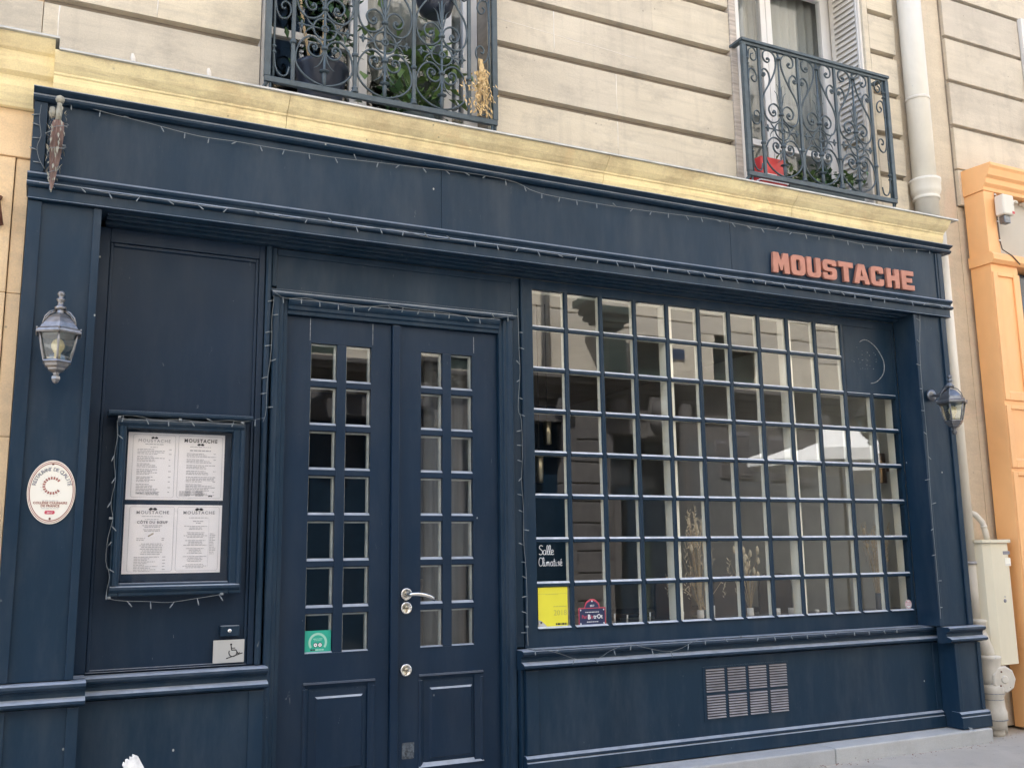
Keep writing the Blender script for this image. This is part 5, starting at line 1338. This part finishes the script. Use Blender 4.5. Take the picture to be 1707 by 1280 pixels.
# ground floor piers and openings
opens = [(-6.0, -4.2), (-3.2, -1.4), (-.2, 2.0), (3.3, 5.36), (6.07, 7.85), (12.6, 14.4), (16, 18)]
sol = []; last = -14
for a, b in opens: sol.append((last, a)); last = b
sol.append((last, 26))
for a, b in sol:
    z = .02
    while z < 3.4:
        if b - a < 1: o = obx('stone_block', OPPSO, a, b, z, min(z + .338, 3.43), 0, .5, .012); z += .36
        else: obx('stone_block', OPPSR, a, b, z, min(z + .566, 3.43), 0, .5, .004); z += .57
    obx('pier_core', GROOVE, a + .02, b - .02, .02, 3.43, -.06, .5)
for a, b in opens:
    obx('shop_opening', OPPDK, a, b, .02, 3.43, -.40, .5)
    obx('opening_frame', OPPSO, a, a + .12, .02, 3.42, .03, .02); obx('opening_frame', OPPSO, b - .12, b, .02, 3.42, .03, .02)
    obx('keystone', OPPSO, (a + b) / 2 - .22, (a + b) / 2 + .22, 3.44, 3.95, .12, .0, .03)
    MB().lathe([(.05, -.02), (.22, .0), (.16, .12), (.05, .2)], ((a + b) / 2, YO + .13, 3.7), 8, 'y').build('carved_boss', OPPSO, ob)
    obx('glazing_frame', OPPGR, (a + b) / 2 - .04, (a + b) / 2 + .04, .02, 3.42, -.33, .40)
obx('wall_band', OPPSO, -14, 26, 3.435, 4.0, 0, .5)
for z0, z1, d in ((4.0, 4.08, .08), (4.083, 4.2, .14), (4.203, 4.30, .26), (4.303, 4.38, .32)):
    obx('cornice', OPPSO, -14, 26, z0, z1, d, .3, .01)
for x in [i * 1.2 - 13 for i in range(32)]:
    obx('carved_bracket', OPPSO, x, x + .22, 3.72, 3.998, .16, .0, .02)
for a, b in ((8.30, 8.64), (8.83, 9.25), (9.6, 9.95), (10.15, 10.5)):
    fr = obx('shutter', OPPSH, a, b, 2.55, 3.48, .03, .0)
    for i in range(16): obx('slat', OPPSH, a + .02, b - .02, 2.6 + i * .053, 2.63 + i * .053, .05, -.03)
# upper floors
wins = [-11, -8.2, -5.4, -2.6, .2, 3.0, 6.9, 9.2, 12.2, 15, 17.8, 20.6, 23.4]
mezz = [-11, -8.2, -5.4, -2.6, .2, 3.0, 6.42, 8.4, 12.2, 15, 17.8, 20.6, 23.4]
for fl_, (z0, h) in enumerate(((4.45, .68), (6.15, 2.0), (8.9, 1.9), (11.5, 1.8))):
    last = -14
    for w in (wins if fl_ else mezz):
        obx('wall_panel', OPPST, last, w, z0 - .07, z0 + h, 0, .5); last = w + 1.15
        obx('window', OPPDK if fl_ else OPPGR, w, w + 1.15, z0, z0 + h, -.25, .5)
        if fl_: 
            obx('window_bar', WHITE_PT, w + .545, w + .605, z0, z0 + h, -.2, .25); obx('window_bar', WHITE_PT, w, w + .06, z0, z0 + h, -.2, .25); obx('window_bar', WHITE_PT, w + 1.09, w + 1.15, z0, z0 + h, -.2, .25)
        obx('window_ledge', OPPST, w, w + 1.15, z0 - .07, z0 - .002, .08, .5)
    obx('wall_panel', OPPST, last, 26, z0 - .07, z0 + h, 0, .5)
    top = (6.08, 8.83, 11.43, 14.5)[fl_]
    z = z0 + h + .002
    while z < top - .05:
        z2 = min(z + .335, top); obx('stone_course', OPPST, -14, 26, z, z2, .01, .5, .012); z = z2 + .022
    obx('wall_core', GROOVE, -14, 26, z0 + h + .002, top, -.03, .5)
obx('string_course', OPPST, -14, 26, 8.50, 8.65, .12, .0)
bx('roof_mass', OPPST, ob, -14, 26, -20, YO - .52, .02, 14.4)
MB().tube([(4.86, YO + .12, 4.4), (4.86, YO + .12, 14)], .06, 8).build('drainpipe', ZINC, ob)
# dark pilaster with capital
op = thing('dark_pilaster', 'dark green pilaster with stepped capital across the street', 'pilaster', (6.2, -8.7, 4.4))
bx('shaft', OPPGR, op, 5.63, 5.97, YO + .32, YO + .62, 4.385, 5.18)
for i, (w, z0, z1) in enumerate(((.46, 5.183, 5.24), (.66, 5.243, 5.34), (.82, 5.343, 5.46), (1.04, 5.463, 5.60))):
    bx('capital', OPPGR, op, 5.72 - w / 2, 5.72 + w / 2, YO + .3 - i * .01, YO + .66 + i * .05, z0, z1, .02)
tag(bx('street_plaque', BLUEP, None, 7.55, 7.87, YO + .012, YO + .03, 5.20 - .37, 5.20 - .18), 'small dark blue enamel plate on the wall across the street', 'plaque')
pa = thing('parasol', 'white canvas parasol open across the street', 'parasol', (8.6, -6.2, 0))
mb = MB(); c = (8.6, -6.2); n = 8
V = [(c[0], c[1], 3.22)] + [(c[0] + 1.45 * math.cos(i * math.pi / 4 + .39), c[1] + 1.45 * math.sin(i * math.pi / 4 + .39), 2.72) for i in range(8)] + [(c[0] + 1.45 * math.cos(i * math.pi / 4 + .39), c[1] + 1.45 * math.sin(i * math.pi / 4 + .39), 2.55) for i in range(8)]
mb.add(V, [(0, 1 + i, 1 + (i + 1) % 8) for i in range(8)] + [(1 + i, 9 + i, 9 + (i + 1) % 8, 1 + (i + 1) % 8) for i in range(8)])
o = mb.build('canopy', CANV, pa); s_ = o.modifiers.new('thickness', 'SOLIDIFY'); s_.thickness = .004
MB().tube([(c[0], c[1], -.12), (c[0], c[1], 3.23)], .025, 10).build('pole', WOODD, pa)
MB().lathe([(.3, -.12), (.3, -.05), (.05, -.03)], (c[0], c[1], 0), 20).build('base', KERB, pa)
# chipped white post leaning in front of the riser
wp = thing('white_post', 'chipped white painted wooden stake tip at the bottom left', 'post', (-2.1, -1.5, 0))
d0 = Vector((-2.387, -1.50, .669)); d1v = Vector((-2.02, -1.62, .0))
ax = (d1v - d0).normalized(); sd = Vector((.25, -.9, -.2)).cross(ax).normalized(); nn = ax.cross(sd)
prof = [-.027, -.019, -.016, -.010, -.004, .0, .006, .012, .018, .022, .027]
chip = [.012, .004, .010, .001, .002, .009, .0, .006, -.002, .004, .010]
mb = MB(); V = []
for side in (-1, 1):
    for a, cpt in zip(prof, chip): V.append(d0 + sd * a + nn * side * .010 + ax * (cpt + (.004 if side > 0 else 0)))
    for a in prof: V.append(d1v + sd * a + nn * side * .010)
N = len(prof); F = []
for kx in range(N - 1):
    F += [(kx, kx + 1, N + kx + 1, N + kx), (2 * N + kx + 1, 2 * N + kx, 3 * N + kx, 3 * N + kx + 1), (kx + 1, kx, 2 * N + kx, 2 * N + kx + 1), (N + kx, N + kx + 1, 3 * N + kx + 1, 3 * N + kx)]
F += [(0, N, 3 * N, 2 * N), (N - 1, 3 * N - 1, 4 * N - 1, 2 * N - 1)]
mb.add(V, F)
for (u, w, L) in ((-.012, .002, .05), (.008, .0016, .07), (.016, .0014, .03)):
    p = d0 + sd * u - nn * .0101 + ax * .02
    MB().tube([p, p + ax * L * .5 + sd * .001, p + ax * L], w, 5, flat=.3).build('paint_crack', SCUFF, wp)
mb.build('stake', BOARDW, wp)

# grit and leaf crumbs gathered along the foot of the step
mb = MB()
for i in range(260):
    x = random.uniform(1.6, 4.6); y = -.29 - abs(random.gauss(0, .05)) if x < 3.46 else random.uniform(-.30, -.02)
    r = random.uniform(.0015, .006)
    mb.leaf((x, y, .003), (random.uniform(-1, 1), random.uniform(-1, 1), .25), (0, 0, 1), r * 3, r * 1.6)
tag(mb.build('street_litter', RUST), kind='stuff')
